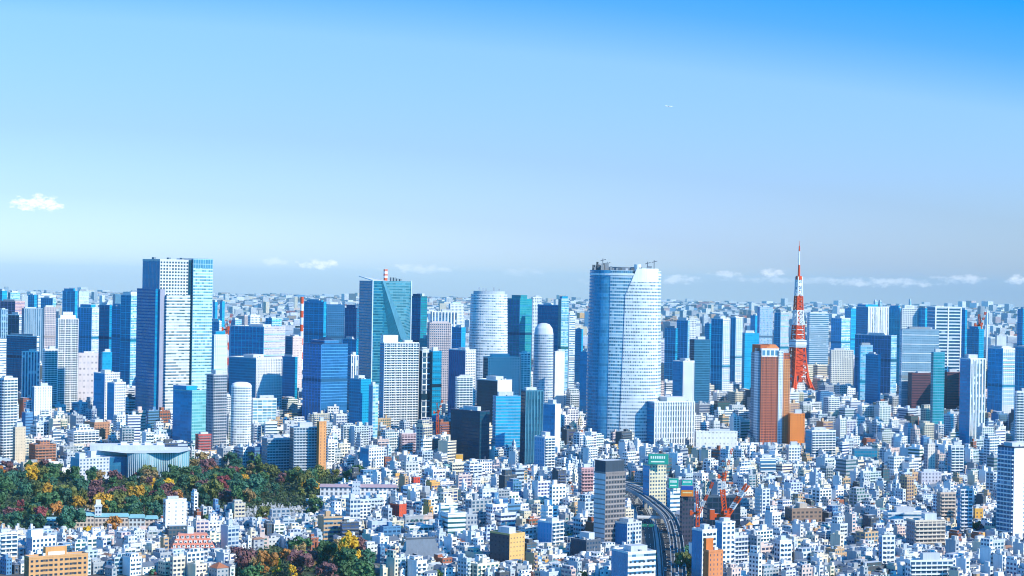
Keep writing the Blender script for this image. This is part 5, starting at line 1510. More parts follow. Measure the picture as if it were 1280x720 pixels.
# ------------------------------------------------------------------ museum, school, long low block, temple, pink-roofed house
def museum():
    a, c = gpt(90, 598), gpt(236, 592)
    p0 = gpt(150, 597)
    D = p0.y
    k = D / FPX
    o = empty('museum_building', (p0.x, p0.y, 0), -atan2(p0.x, p0.y), 'wide museum with rippling glass front and flat pale roof above the park', 'museum')
    reserve(p0.x + 8 * k, p0.y + 26, -atan2(p0.x, p0.y), 140 * k, 60, 2)
    landmark('rippling glass museum', 185, 575)
    DRAW.append((D, 88, 236, 556, 597)); KEEP.append((88, 238, D, 592))
    X = lambda px: (px - 150) * k
    H = lambda y: at(150, y, D).z
    gl = St((0.40, 0.52, 0.58), (0.16, 0.34, 0.42), 3.0, 12, 0.8, 0.94, 0.9)
    gd = St((0.05, 0.2, 0.34), (0.03, 0.16, 0.3), 3.0, 12, 0.9, 0.94, 0.9)
    hg = H(566)
    b = MB()
    n = 30
    pts = []
    for i in range(n + 1):
        u = i / n
        x = X(158) + (X(228) - X(158)) * u
        y = -6 * sin(u * pi * 2.2) + 4 * u + (10 * max(0, u - 0.7) / 0.3) ** 1.6 * 0.5
        pts.append((x, y))
    pts.append((X(236), 26)); pts.append((X(233), 55))
    acc = 0
    for p, q in zip(pts, pts[1:]):
        L = sqrt((p[0] - q[0]) ** 2 + (p[1] - q[1]) ** 2)
        b.face([(*p, 0), (*q, 0), (q[0] * 1.0, q[1] - 2.5, hg), (p[0] * 1.0, p[1] - 2.5, hg)], gl, [(acc / 3, 0), ((acc + L) / 3, 0), ((acc + L) / 3, 1), (acc / 3, 1)])
        acc += L
    b.build('rippling_glass_front', o)
    me = box_me('mullion', -0.25, 0.25, -1.2, 0.2, 0, hg, (0.6, 0.68, 0.72))
    for i in range(1, n, 1):
        link('mullion', me, o, (pts[i][0], pts[i][1] - 1.2, 0))
    b = MB(); b.box(X(118), X(158), 4, 50, 0, H(572), [gd, gl, gl, gl], flat((0.5, 0.56, 0.62))); b.build('side_hall', o)
    b = MB()
    b.face([(X(156), -8, hg + 0.3), (X(222), -3, hg + 0.3), (X(237), 22, hg + 1), (X(234), 62, hg + 1), (X(116), 62, hg + 1), (X(112), 40, hg)], flat((0.66, 0.68, 0.70)))
    b.build('roof', o)
    b = MB(); b.box(X(112), X(205), 30, 62, hg - 6, hg + 5, flat((0.52, 0.55, 0.6)), flat((0.7, 0.71, 0.72))); b.build('upper_hall', o)
    for x in (150, 165, 180, 195):
        b = MB(); b.box(X(x), X(x + 8), 38, 52, hg + 5, hg + 8, flat((0.75, 0.75, 0.76))); b.build('skylight', o)
    tower(88, 99, 137, 574, sl=St((.42, .45, .52), wf=0), sr=St((.58, .58, .66), (.1, .16, .24), 3.8, 3.5, .5, .5, .8), base=603, label='lavender-grey block with concrete shafts before the glass museum', phi=26,
          steps=[(.0, .2, .0, .5, 6, flat((.62, .62, .68))), (.38, .55, .0, .4, 8, flat((.66, .66, .72)))], **OFF)


museum()


def school():
    p = gpt(126, 664)
    k = p.y / FPX
    o = empty('school_building', (p.x, p.y, 0), -atan2(p.x, p.y) - 0.03, 'long beige school with teal roof and small clock-tower in the park', 'school')
    reserve(p.x, p.y + 7, -atan2(p.x, p.y), 140 * k, 16, 1)
    landmark('teal-roofed school', 126, 655)
    DRAW.append((p.y, 57, 196, 640, 664)); KEEP.append((55, 198, p.y, 661))
    X = lambda px: (px - 126) * k
    st = St((0.66, 0.54, 0.46), (0.10, 0.10, 0.12), 3.2, 3.6, 0.62, 0.55, 0.9)
    for nm, x0, x1, h in (('west_wing', 58, 82, 9), ('hall', 82, 118, 13), ('east_wing', 118, 160, 12), ('annexe', 160, 180, 11), ('end_house', 180, 196, 10)):
        b = MB(); b.box(X(x0), X(x1) - 0.3, 0, 13, 0, h, st if nm != 'annexe' else st.c(wall=(.6, .64, .66)), flat((.2, .42, .46)))
        b.build(nm, o)
        b = MB(); b.prism([(X(x0) - .5, -.8), (X(x1) + .2, -.8), (X(x1) + .2, 13.8), (X(x0) - .5, 13.8)], h, h + 2.2, flat((0.22, 0.45, 0.48)), flat((0.3, 0.5, 0.52)), [(X(x0) + 1, 4), (X(x1) - 1, 4), (X(x1) - 1, 9), (X(x0) + 1, 9)])
        b.build('teal_roof', o)
    b = MB(); b.box(X(118), X(126), 1, 8, 0, 22, St((.62, .64, .68), (.1, .14, .2), 2.6, 3.5, .5, .5, 1), ROOF); tw = b.build('tower', o)
    b = MB(); b.box(X(118) - .6, X(126) + .6, .4, 8.6, 20.5, 21.3, flat(WHITE), None, True); b.build('cornice', tw)
    b = MB(); b.prism([(X(119), 2), (X(125), 2), (X(125), 7), (X(119), 7)], 22, 26, flat(WHITE), None); b.build('belfry', tw)


school()


def long_low():
    p = gpt(447, 626)
    k = p.y / FPX
    o = empty('dormitory_building', (p.x, p.y, 0), -atan2(p.x, p.y) + 0.0, 'long low white dormitory with pinkish roof ending in the autumn trees', 'dormitory')
    reserve(p.x, p.y + 7, -atan2(p.x, p.y), 98 * k, 16, 1)
    landmark('long low white dormitory', 447, 612)
    DRAW.append((p.y, 400, 495, 605, 626)); KEEP.append((400, 496, p.y, 622))
    X = lambda px: (px - 447) * k
    st = St((0.74, 0.72, 0.72), (0.10, 0.14, 0.2), 4.2, 4.4, 0.5, 0.6, 0.9)
    for x0, x1 in ((400, 440), (450, 495)):
        b = MB(); b.box(X(x0), X(x1), 0, 12, 0, 13.2, st, flat((.5, .38, .4))); b.build('wing', o)
        b = MB(); b.prism([(X(x0) - 1, -1.4), (X(x1) + 1, -1.4), (X(x1) + 1, 13.4), (X(x0) - 1, 13.4)], 13.2, 15.6, flat((0.42, 0.30, 0.33)), flat((.4, .3, .33)), [(X(x0), 5), (X(x1), 5), (X(x1), 7), (X(x0), 7)]); b.build('roof', o)
    b = MB(); b.box(X(440), X(450), -1, 13, 0, 18, St((.55, .6, .68), (.1, .15, .2), 3, 4, .4, .4, .9), ROOF); b.build('stair_tower', o)


long_low()


def temple():
    p = gpt(525, 706)
    k = p.y / FPX
    a = -atan2(p.x, p.y)
    o = empty('temple', (p.x, p.y, 0), a + 0.35, 'large temple hall with sweeping slate-grey gabled roof near the bottom edge', 'temple')
    reserve(p.x, p.y, a + .35, 66 * k, 30 * k, 1)
    landmark('slate-roofed temple hall', 522, 690)
    DRAW.append((p.y, 492, 560, 674, 704)); KEEP.append((488, 605, p.y, 699))
    W_, Dp = 56 * k, 26 * k
    b = MB(); b.box(-W_ * .4, W_ * .4, -Dp * .38, Dp * .38, 0, 8, St((.5, .46, .42), (.08, .07, .07), 3.5, 8, .6, .5, 1), ROOFD); b.build('hall', o)
    slate = flat((0.16, 0.19, 0.235))
    b = MB()
    eav, mid, rid = 7.0, 12.0, 20.0
    E = [(-W_ / 2, -Dp / 2), (W_ / 2, -Dp / 2), (W_ / 2, Dp / 2), (-W_ / 2, Dp / 2)]
    Mi = [(-W_ * .38, -Dp * .27), (W_ * .38, -Dp * .27), (W_ * .38, Dp * .27), (-W_ * .38, Dp * .27)]
    b.prism(E, eav, mid, slate, False, Mi)
    b.face([(*Mi[0], mid), (*Mi[1], mid), (W_ * .34, 0, rid), (-W_ * .34, 0, rid)], slate)
    b.face([(*Mi[2], mid), (*Mi[3], mid), (-W_ * .34, 0, rid), (W_ * .34, 0, rid)], slate)
    b.face([(*Mi[1], mid), (*Mi[2], mid), (W_ * .34, 0, rid)], flat((.6, .58, .55))); b.face([(*Mi[3], mid), (*Mi[0], mid), (-W_ * .34, 0, rid)], flat((.6, .58, .55)))
    b.face([(*q, eav) for q in reversed(E)], flat((.2, .2, .2)))
    b.build('main_roof', o)
    b = MB(); b.box(-W_ * .36, W_ * .36, -.6, .6, rid - .3, rid + .9, flat((.1, .12, .15))); b.build('ridge', o)
    for sx in (-1, 1):
        b = MB(); b.box(sx * W_ * .36 - .5, sx * W_ * .36 + .5, -.8, .8, rid, rid + 2.2, flat((.1, .12, .15))); b.build('ridge_end_ornament', o)
    p = gpt(585, 700)
    o = empty('temple_annexe', (p.x, p.y, 0), a + 0.2, 'long slate-roofed temple annexe right of the larger temple hall', 'temple')
    reserve(p.x, p.y, a + .2, 40 * k, 16 * k, 1)
    W_, Dp = 40 * k, 16 * k
    b = MB(); b.box(-W_ * .45, W_ * .45, -Dp * .4, Dp * .4, 0, 6, St((.6, .58, .55), wf=.4), ROOFD); b.build('hall', o)
    b = MB()
    b.face([(-W_ / 2, -Dp / 2, 5.5), (W_ / 2, -Dp / 2, 5.5), (W_ * .46, 0, 11), (-W_ * .46, 0, 11)], slate)
    b.face([(W_ / 2, Dp / 2, 5.5), (-W_ / 2, Dp / 2, 5.5), (-W_ * .46, 0, 11), (W_ * .46, 0, 11)], slate)
    b.face([(W_ / 2, -Dp / 2, 5.5), (W_ / 2, Dp / 2, 5.5), (W_ * .46, 0, 11)], slate); b.face([(-W_ / 2, Dp / 2, 5.5), (-W_ / 2, -Dp / 2, 5.5), (-W_ * .46, 0, 11)], slate)
    b.build('roof', o)


temple()


def pink_roof():
    p = gpt(241, 700)
    k = p.y / FPX
    o = empty('mansard_building', (p.x, p.y, 0), -atan2(p.x, p.y) + .06, 'white terrace building with sloping salmon-pink roof and rows of white dormers', 'apartment building')
    reserve(p.x, p.y + 9, -atan2(p.x, p.y), 56 * k, 24, 1)
    landmark('salmon-pink mansard roof', 241, 682)
    DRAW.append((p.y, 214, 268, 670, 700)); KEEP.append((212, 270, p.y, 692))
    W_ = 54 * k
    b = MB(); b.box(-W_ / 2, W_ / 2, 0, 20, 0, 9, S_RES, ROOF); b.build('wall', o)
    b = MB(); b.prism([(-W_ / 2 - .4, -.4), (W_ / 2 + .4, -.4), (W_ / 2 + .4, 20.4), (-W_ / 2 - .4, 20.4)], 9, 19, flat((0.62, 0.22, 0.15)), flat((.6, .3, .24)), [(-W_ * .33, 8), (W_ * .33, 8), (W_ * .33, 16), (-W_ * .33, 16)]); b.build('mansard_roof', o)
    for row, (z, y, n, ww) in enumerate(((9.4, 0.6, 9, .43), (12.6, 3.2, 8, .39), (15.8, 5.8, 7, .35))):
        for i in range(n):
            x = -W_ * ww + 2 * W_ * ww * i / (n - 1)
            b = MB(); b.box(x - 1.0, x + 1.0, y - .9, y + 2.5, z, z + 2.0, St((.82, .8, .78), (.05, .08, .12), 2, 2, .6, .6, 1), flat((.7, .4, .32)), True); b.build('dormer', o)
    b = MB(); b.box(-W_ * .12, W_ * .02, 9, 14, 19, 24, flat(WHITE), ROOF); b.build('roof_hut', o)


pink_roof()
landmark('autumn park', 250, 615)


# airliner far off in the sky
def airliner():
    c = at(836, 133, 9000)
    o = empty('airliner', c, radians(8), 'tiny white airliner high in the clear blue sky', 'airplane')
    b = MB()
    n = 8
    rings = [(-16, 0.4), (-13, 1.7), (-8, 2.0), (9, 2.0), (14, 1.5), (18, 0.3)]
    for (x0, r0), (x1, r1) in zip(rings, rings[1:]):
        for i in range(n):
            a0, a1 = 2 * pi * i / n, 2 * pi * (i + 1) / n
            b.face([(x0, r0 * cos(a0), r0 * sin(a0)), (x0, r0 * cos(a1), r0 * sin(a1)), (x1, r1 * cos(a1), r1 * sin(a1)), (x1, r1 * cos(a0), r1 * sin(a0))], flat((.85, .85, .85)))
    b.build('fuselage', o)
    for s in (-1, 1):
        b = MB(); b.prism([(-3, s * 1.5), (4, s * 1.5), (-2, s * 17), (-4.5, s * 17)] if s > 0 else [(-4.5, -17), (-2, -17), (4, -1.5), (-3, -1.5)], -.6, -.1, flat((.8, .8, .8)), flat((.8, .8, .8)), None, True); b.build('wing', o)
        b = MB(); b.prism(round_plan(1.8, .8, 8), -2.2, -.7, flat((.75, .75, .78)), None, None, True); b.build('engine', o, loc=(1, s * 6, 0))
    b = MB(); b.box(-16, -12, -.25, .25, 1, 6, flat((.8, .8, .85))); b.build('tail_fin', o)


airliner()

# ------------------------------------------------------------------ the ordinary city between the landmarks
PAL = [(WHITE, 'white', 36), (PALE, 'pale grey', 20), (COOL, 'bluish grey', 11), (GREY, 'grey', 9), (CREAM, 'cream', 10), (TAN, 'tan', 3.5), (BRICK, 'brick-red', 2.2), (CHAR, 'charcoal', 4.5), (PINK, 'pinkish', 5), (OCHRE, 'ochre', 0.7), ((0.10, 0.24, 0.42), 'blue', 3)]
RPAL = [((0.46, 0.47, 0.48), 'pale', 30), ((0.28, 0.31, 0.34), 'grey', 30), ((0.66, 0.67, 0.68), 'white', 15), ((0.13, 0.16, 0.20), 'dark', 16), ((0.22, 0.36, 0.34), 'green', 5), ((0.34, 0.20, 0.15), 'brown', 2)]
GPAL = [((0.13, 0.16, 0.21), 'slate', 36), ((0.22, 0.25, 0.30), 'blue-grey', 26), ((0.30, 0.17, 0.12), 'brown', 6), ((0.45, 0.47, 0.50), 'grey', 18), ((0.42, 0.16, 0.09), 'rust', 2.5), ((0.16, 0.30, 0.30), 'green', 4)]


def pick(p, r):
    t = r.random() * sum(x[2] for x in p)
    for x in p:
        t -= x[2]
        if t <= 0:
            return x
    return p[-1]


def tone(c, r, a=0.08):
    k = 1 + r.uniform(-a, a)
    return tuple(min(0.85, x * k) for x in c)


FR = random.Random(2024)
NUM = ['', 'one', 'two', 'three', 'four', 'five', 'six', 'seven', 'eight', 'nine', 'ten', 'eleven', 'twelve', 'thirteen', 'fourteen', 'fifteen', 'sixteen', 'seventeen', 'eighteen', 'nineteen', 'twenty']
seeds = [(FR.uniform(-900, 900), FR.uniform(1300, 2900), radians(FR.choice((18, 24, 30, 36, 42, 28, 34, 50)))) for _ in range(26)]


def district(x, y):
    return min(range(len(seeds)), key=lambda i: (seeds[i][0] - x) ** 2 + (seeds[i][1] - y) ** 2)


class Rec:
    __slots__ = ('kind', 'x', 'y', 'rz', 'w', 'd', 'h', 'wall', 'wn', 'roof', 'rn', 'fl', 'seed', 'px', 'vis', 'extra')


RECS = []


PK = [(-60, 60, 664), (60, 190, 668), (190, 237, 652), (237, 330, 655), (330, 400, 650), (400, 445, 628)]
for a_, b_, y_ in PK:
    KEEP.append((a_, b_, gpt((a_ + b_) / 2, y_).y + 10, y_ - 3))
KEEP.append((800, 856, 1700, 716))
KEEP.append((300, 470, gpt(385, 692).y, 718))


def sky_limit(x, y, w, d, h):
    """ordinary roofs stay below the feet of the landmarks, parks and roads behind them"""
    e = (w + d) * .36
    px = proj(x, y, 0)[0]
    q = e * FPX / y
    lim = h
    for L, Rr, D, yv in KEEP:
        if y < D - 4 and px + q > L + 1 and px - q < Rr - 1:
            lim = min(lim, at(px, yv, y - e * .5).z)
    return lim


def make_rec(kind, x, y, rz, w, d, h, r):
    k = Rec()
    k.kind, k.x, k.y, k.rz, k.w, k.d, k.h = kind, x, y, rz, w, d, h
    c = pick(PAL, r)
    k.wall, k.wn = tone(c[0], r), c[1]
    q = pick(GPAL if kind == 'house' else RPAL, r)
    k.roof, k.rn = tone(q[0], r), q[1]
    k.fl = r.uniform(2.9, 3.3) if kind != 'office_building' else r.uniform(3.4, 4.0)
    k.seed = r.randrange(1 << 30)
    k.vis = 0
    k.extra = None
    return k


GARDENS = []


def scatter_near():
    r = FR
    for si, (sx, sy, sa) in enumerate(seeds):
        ca, sa_ = cos(sa), sin(sa)
        used = set()
        cell = 5.6
        N = 150
        jj = -N
        while jj < N:
            if jj % 6 == 5:
                jj += 1
                continue
            ii = -N
            while ii < N:
                if (ii // 11) % 2 == 0 and ii % 11 == 10:
                    ii += 1
                    continue
                if (ii, jj) in used:
                    ii += 1
                    continue
                lx, ly = ii * cell, jj * cell
                x, y = sx + lx * ca - ly * sa_, sy + lx * sa_ + ly * ca
                if not (1395 < y < 2750) or abs(x) > 0.2634 * y * 1.13 + 45:
                    ii += 1
                    continue
                far = (y - 1400) / 1350
                t = r.random()
                near_ = y < 2050 and not (-150 < x < 130 and y > 1560)
                t = t * .74 if near_ else t
                if t < 0.50 - 0.12 * far:
                    kind, nw, nd, h = r.choice(('house', 'house', 'flat_roofed_house', 'flat_roofed_house')), r.choice((1, 2)), r.choice((1, 2)), r.uniform(5.8, 9.5)
                    nw, nd = (2, 1) if nw * nd == 1 and r.random() < .5 else (nw, nd)
                elif t < 0.68:
                    kind, nw, nd, h = 'narrow_building', r.choice((1, 1, 2)), 2, r.choice((9, 12, 14, 17, 22)) * r.uniform(.9, 1.1)
                elif t < 0.87:
                    kind, nw, nd, h = 'apartment_block', r.choice((2, 3, 3, 4)), 2, r.choice((10, 13, 15, 18, 23, 31)) * r.uniform(.9, 1.1)
                else:
                    kind, nw, nd, h = 'office_building', r.choice((2, 3, 3)), r.choice((2, 3)), r.choice((9, 12, 16, 22, 31)) * r.uniform(.9, 1.1)
                if y > 2150 and h > 12:
                    h *= r.uniform(1.0, 1.5)
                if h > 18 and r.random() < 0.35:
                    h *= 0.6
                if near_ and h > 13 and r.random() < .6:
                    h *= r.uniform(.5, .75)
                # squares already taken?
                nd = min(nd, 5 - jj % 6) if jj % 6 < 5 else 1
                ok = nd >= 1
                for a in range(nw):
                    for b_ in range(nd):
                        if (ii + a, jj + b_) in used:
                            ok = False
                if not ok:
                    ii += 1
                    continue
                gx, gy = lx + (nw - 1) * cell / 2, ly + (nd - 1) * cell / 2
                x, y = sx + gx * ca - gy * sa_, sy + gx * sa_ + gy * ca
                if district(x, y) != si:
                    ii += 1
                    continue
                w, d = nw * cell - r.uniform(0.8, 2.4), nd * cell - r.uniform(0.8, 2.4)
                rad = sqrt(w * w + d * d) / 2
                for a in range(nw):
                    for b_ in range(nd):
                        used.add((ii + a, jj + b_))
                ii += nw
                green = r.random() < 0.065
                if on_road(x, y, rad * 0.9) or any(inside(x, y, P) for P in PARKS) or not road_free(x, y, rad * 0.72):
                    continue
                if green:
                    GARDENS.append((x, y, w, d))
                    continue
                lim = sky_limit(x, y, w, d, h)
                if lim < 3.2:
                    continue
                if lim < h:
                    h = max(lim, 3.2)
                    if h < 10:
                        kind = 'flat_roofed_house' if kind != 'house' else kind
                    if kind == 'house':
                        h = max(3.2, h - 2)
                RECS.append(make_rec(kind, x, y, sa + r.uniform(-.03, .03), w, d, h, r))
            jj += 1


scatter_near()


def scatter_far():
    r = random.Random(77)
    # middle distance: offices and flats between and behind the towers
    y = 2760.0
    while y < 7600:
        step = 21 + (y - 2700) * 0.010
        half = 0.2634 * y * 1.10 + 90
        x = -half + r.uniform(0, step)
        while x < half:
            xx, yy = x + r.uniform(-.25, .25) * step, y + r.uniform(-.3, .3) * step
            x += step * r.uniform(.9, 1.25)
            if not road_free(xx, yy, step * .42):
                continue
            t = r.random()
            big = r.random()
            lo, mi = (.42, .86) if y < 4300 else (.58, .94)
            h = r.uniform(9, 26) if t < lo else r.uniform(22, 50) if t < mi else r.uniform(50, 88)
            kind = 'apartment_block' if big < .45 else 'office_building'
            w, d = step * r.uniform(.55, .92), step * r.uniform(.5, .85)
            h = min(h, max(6, sky_limit(xx, yy, w, d, h)))
            RECS.append(make_rec(kind, xx, yy, radians(r.choice((20, 28, 34, 40))) - atan2(xx, yy) * .6, w, d, h, r))
        y += step * 1.12
    y = 7600.0
    while y < 27000:
        step = 48 + (y - 7600) * 0.0080
        half = 0.2634 * y * 1.04 + 60
        x = -half + r.uniform(0, step)
        while x < half:
            xx, yy = x + r.uniform(-.3, .3) * step, y + r.uniform(-.5, .5) * step
            x += step * r.uniform(.8, 1.5)
            t = r.random()
            h = r.uniform(8, 22) if t < .8 else r.uniform(20, 45) if t < .975 else r.uniform(50, 110)
            if yy > 15000:
                h *= .8
            k = make_rec('office_building', xx, yy, radians(r.uniform(10, 50)), step * r.uniform(.3, .75) * (1 if h < 45 else .7), step * r.uniform(.3, .6), h, r)
            RECS.append(k)
        y += step * 2.4


scatter_far()


# which of them the camera sees, and how large: a coarse painter's pass
def visibility():
    Wb, Hb = 1280, 720
    buf = np.full((Hb, Wb), -1, dtype=np.int32)
    items = [(D, L, Rr, t, b, -2) for D, L, Rr, t, b in DRAW]
    for i, k in enumerate(RECS):
        e = (abs(cos(k.rz + atan2(k.x, k.y))) * k.w + abs(sin(k.rz + atan2(k.x, k.y))) * k.d) / 2
        cx, tp = proj(k.x, k.y - e * .5, k.h)
        _, bs = proj(k.x, k.y - e, 0)
        q = e * FPX / k.y
        k.px = (cx, (tp + bs) / 2)
        items.append((k.y, cx - q, cx + q, tp, bs, i))
    items.sort(key=lambda t: -t[0])
    for D, L, Rr, t, b, i in items:
        x0, x1, y0, y1 = max(0, int(round(L))), min(Wb, int(round(Rr)) or 1), max(0, int(round(t))), min(Hb, int(round(b)))
        if x1 > x0 and y1 > y0:
            buf[y0:y1, x0:x1] = i
    ids, n = np.unique(buf[buf >= 0], return_counts=True)
    for i, c in zip(ids, n):
        RECS[i].vis = int(c)


visibility()
CAP = 285
single = set()
for kind in ('house', 'flat_roofed_house', 'narrow_building', 'apartment_block', 'office_building'):
    g = sorted((i for i, k in enumerate(RECS) if k.kind == kind and k.vis >= 12), key=lambda i: -RECS[i].vis)
    single.update(g[:CAP - (60 if kind in ('apartment_block', 'office_building') else 0)])


def wall_style(k, r):
    gl = (r.uniform(.02, .06), r.uniform(.06, .13), r.uniform(.11, .22))
    if k.kind == 'house':
        return St(k.wall, gl, r.uniform(3, 4), k.fl, .42, .4, .92)
    if k.kind == 'flat_roofed_house':
        return St(k.wall, gl, r.uniform(3, 4.5), k.fl, r.uniform(.35, .6), .42, .92)
    if k.kind == 'narrow_building':
        return St(k.wall, gl, r.uniform(2.6, 4), k.fl, r.uniform(.4, .75), .5, .9)
    if k.kind == 'apartment_block':
        return St(k.wall, gl, r.uniform(3, 4.6), k.fl, r.uniform(.6, .85), .6, .9)
    t = r.random()
    return St(k.wall, gl, r.uniform(3, 4), k.fl, 1.0 if t < .4 else r.uniform(.5, .8), r.uniform(.4, .55), .88)


def build_single(k):
    r = random.Random(k.seed)
    st = wall_style(k, r)
    blank = flat(k.wall)
    o = empty(k.kind, (k.x, k.y, 0), k.rz, None, k.kind.replace('_', ' ').replace('flat roofed', 'flat-roofed'))
    w, d, h = k.w, k.d, k.h
    feats = []
    near = k.vis > 45
    rf = flat(k.roof)
    if k.kind == 'house':
        b = MB(); b.box(-w / 2, w / 2, -d / 2, d / 2, 0, h, [st, st, st, st], False); 
        e = 0.5
        rh = min(w, d) * r.uniform(.26, .36)
        gb = MB()
        lng = w >= d
        hip = r.random() < .45
        iw = 0.5 * min(w, d) * (1 if hip else 0)
        if lng:
            A, B_, C_, D_ = (-w / 2 - e, -d / 2 - e), (w / 2 + e, -d / 2 - e), (w / 2 + e, d / 2 + e), (-w / 2 - e, d / 2 + e)
            r0, r1 = (-w / 2 - e + iw, 0), (w / 2 + e - iw, 0)
        else:
            A, B_, C_, D_ = (w / 2 + e, -d / 2 - e), (w / 2 + e, d / 2 + e), (-w / 2 - e, d / 2 + e), (-w / 2 - e, -d / 2 - e)
            r0, r1 = (0, -d / 2 - e + iw), (0, d / 2 + e - iw)
        z0, z1 = h - .15, h + rh
        gb.face([(*A, z0), (*B_, z0), (*r1, z1), (*r0, z1)], rf)
        gb.face([(*C_, z0), (*D_, z0), (*r0, z1), (*r1, z1)], rf)
        g2 = rf if hip else blank
        gb.face([(*B_, z0), (*C_, z0), (*r1, z1)], g2); gb.face([(*D_, z0), (*A, z0), (*r0, z1)], g2)
        b.build('wall', o); gb.build('roof', o)
        feats.append(('hipped' if hip else 'gabled') + ' ' + k.rn + ' roof')
        if near and r.random() < .5:
            b = MB(); b.box(-w * .2, w * .3, -d / 2 - 1.3, -d / 2, 2.7, 3.8, flat(tone(k.wall, r, .2)), None, True); b.build('balcony', o)
        if r.random() < .3:
            b = MB(); b.box(w * .15, w * .15 + 1.2, -.6, .6, h + .2, h + rh + 1, flat(GREY)); b.build('chimney', o)
        return o, feats, h
    if k.kind == 'flat_roofed_house' and r.random() < .55:
        aw, ad, ah = w * r.uniform(.35, .6), r.uniform(1.5, 3.0), k.fl * (1 if h < 7.5 else r.choice((1, 2)))
        sx = r.choice((-1, 1)) * (w - aw) / 2
        b = MB(); b.box(sx - aw / 2, sx + aw / 2, -d / 2 - ad, -d / 2, 0, ah, st, flat(pick(RPAL, r)[0])); b.build('annexe', o)
        if r.random() < .5:
            b = MB(); b.box(sx - aw / 2 - .1, sx + aw / 2 + .1, -d / 2 - ad - .1, -d / 2 - ad + .1, ah - .2, ah + 1.0, flat(tone(k.wall, r, .15))); b.build('terrace_rail', o)
    tp = rf
    sides = [st, st if r.random() < .7 else blank, blank, st if r.random() < .6 else blank]
    b = MB()
    if k.kind == 'narrow_building' and r.random() < .5:
        sides[1] = sides[3] = blank
    b.box(-w / 2, w / 2, -d / 2, d / 2, 0, h, sides, tp)
    b.build('wall', o)
    parapet(o, w, d, h, tone(k.wall, r, .06), r.uniform(.7, 1.3), .35)
    # set-back top storey
    if k.kind != 'office_building' and r.random() < .4:
        a0, a1 = r.uniform(.0, .25), r.uniform(.65, .95)
        hs = k.fl * r.choice((1, 1, 2)) if h > 12 else k.fl
        b = MB(); b.box(-w / 2 + a0 * w, -w / 2 + a1 * w, -d / 2 + r.uniform(.15, .4) * d, d / 2 - .4, h - .1, h + hs, st, ROOF); b.build('penthouse', o)
        feats.append('setback top')
        top2 = hs
    else:
        hw_, hd_ = min(w * .5, r.uniform(2.6, 5)), min(d * .5, r.uniform(2.6, 4.5))
        cx, cy = r.uniform(-.28, .28) * w, r.uniform(-.2, .28) * d
        hh = r.uniform(2.4, 4.2) + (1.5 if h > 20 else 0)
        b = MB(); b.box(cx - hw_ / 2, cx + hw_ / 2, cy - hd_ / 2, cy + hd_ / 2, h - .1, h + hh, flat(tone(k.wall, r, .1)), ROOF); b.build('stair_hut', o)
        if r.random() < .4:
            feats.append('stair hut')
    if near and r.random() < .35:
        z = h + 1.5
        b = MB()
        for p, q in (((-w / 2, -d / 2), (w / 2, -d / 2)), ((w / 2, -d / 2), (w / 2, d / 2)), ((-w / 2, d / 2), (-w / 2, -d / 2))):
            b.beam((*p, z), (*q, z), .06, flat((.6, .6, .62)))
            b.beam((*p, h), (*p, z), .06, flat((.6, .6, .62)))
        b.build('railing', o)
    if near and r.random() < .4:
        b = MB(); b.beam((-w * .3, d * .1, h + .35), (w * r.uniform(0, .35), d * .1, h + .35), .28, flat((.62, .63, .64))); b.build('duct', o)
    if r.random() < .33 and w > 7:
        cx, cy, rr = r.uniform(-.3, .3) * w, r.uniform(-.35, .1) * d, r.uniform(.9, 1.5)
        b = MB(); b.prism(round_plan(rr, rr, 10), h + .6, h + .6 + r.uniform(1.6, 2.6), flat((.75, .73, .66) if r.random() < .6 else (.4, .52, .62)), None); b.build('water_tank', o, loc=(cx, cy, 0))
        feats.append('water tank')
    for i in range(r.choice((2, 3, 4, 6)) if near else r.choice((1, 2))):
        s, q, e = r.uniform(.8, 2.2), r.uniform(.8, 2.0), r.uniform(.8, 1.7)
        cx, cy = r.uniform(-.4, .4) * (w - s), r.uniform(-.4, .4) * (d - q)
        g = r.uniform(.35, .78)
        b = MB(); b.box(cx - s / 2, cx + s / 2, cy - q / 2, cy + q / 2, h - .05, h + e, flat((g, g, g))); b.build('air_conditioner', o)
    if r.random() < .12:
        b = MB(); b.beam((w * .2, d * .2, h), (w * .2, d * .2, h + r.uniform(4, 8)), .14, flat((.5, .5, .52))); b.build('aerial', o)
        feats.append('aerial')
    if k.kind in ('apartment_block',) or (k.kind == 'narrow_building' and r.random() < .5):
        if r.random() < .75:
            f = r.choice(('f', 'f', 'l', 'f')) if k.kind == 'apartment_block' else 'f'
            balconies(o, w, d, h, k.fl, f, tone(k.wall, r, .12), 1, 1.2, r.choice((.3, .8, w * .12 if f == 'f' else .8)))
            feats.insert(0, 'balconies')
    elif k.kind == 'office_building' and near and r.random() < .6:
        me = box_me('floor_band', -w / 2 - .22, w / 2 + .22, -d / 2 - .22, d / 2 + .22, 0, .9, tone(k.wall, r, .15))
        for i in range(1, int(h / k.fl)):
            link('floor_band', me, o, (0, 0, i * k.fl - .2))
        feats.insert(0, 'floor bands')
    elif near and k.vis > 150:
        windows(o, w, d, h, k.fl, 'f', r.uniform(1.2, 2.0), 1.3, r.uniform(2.6, 3.6), 40)
    if k.rn in ('green', 'dark', 'brown', 'white'):
        feats.append(k.rn + ' flat roof')
    return o, feats, h


INFO = []
for i in sorted(single):
    k = RECS[i]
    o, feats, h = build_single(k)
    INFO.append((o, k, feats))


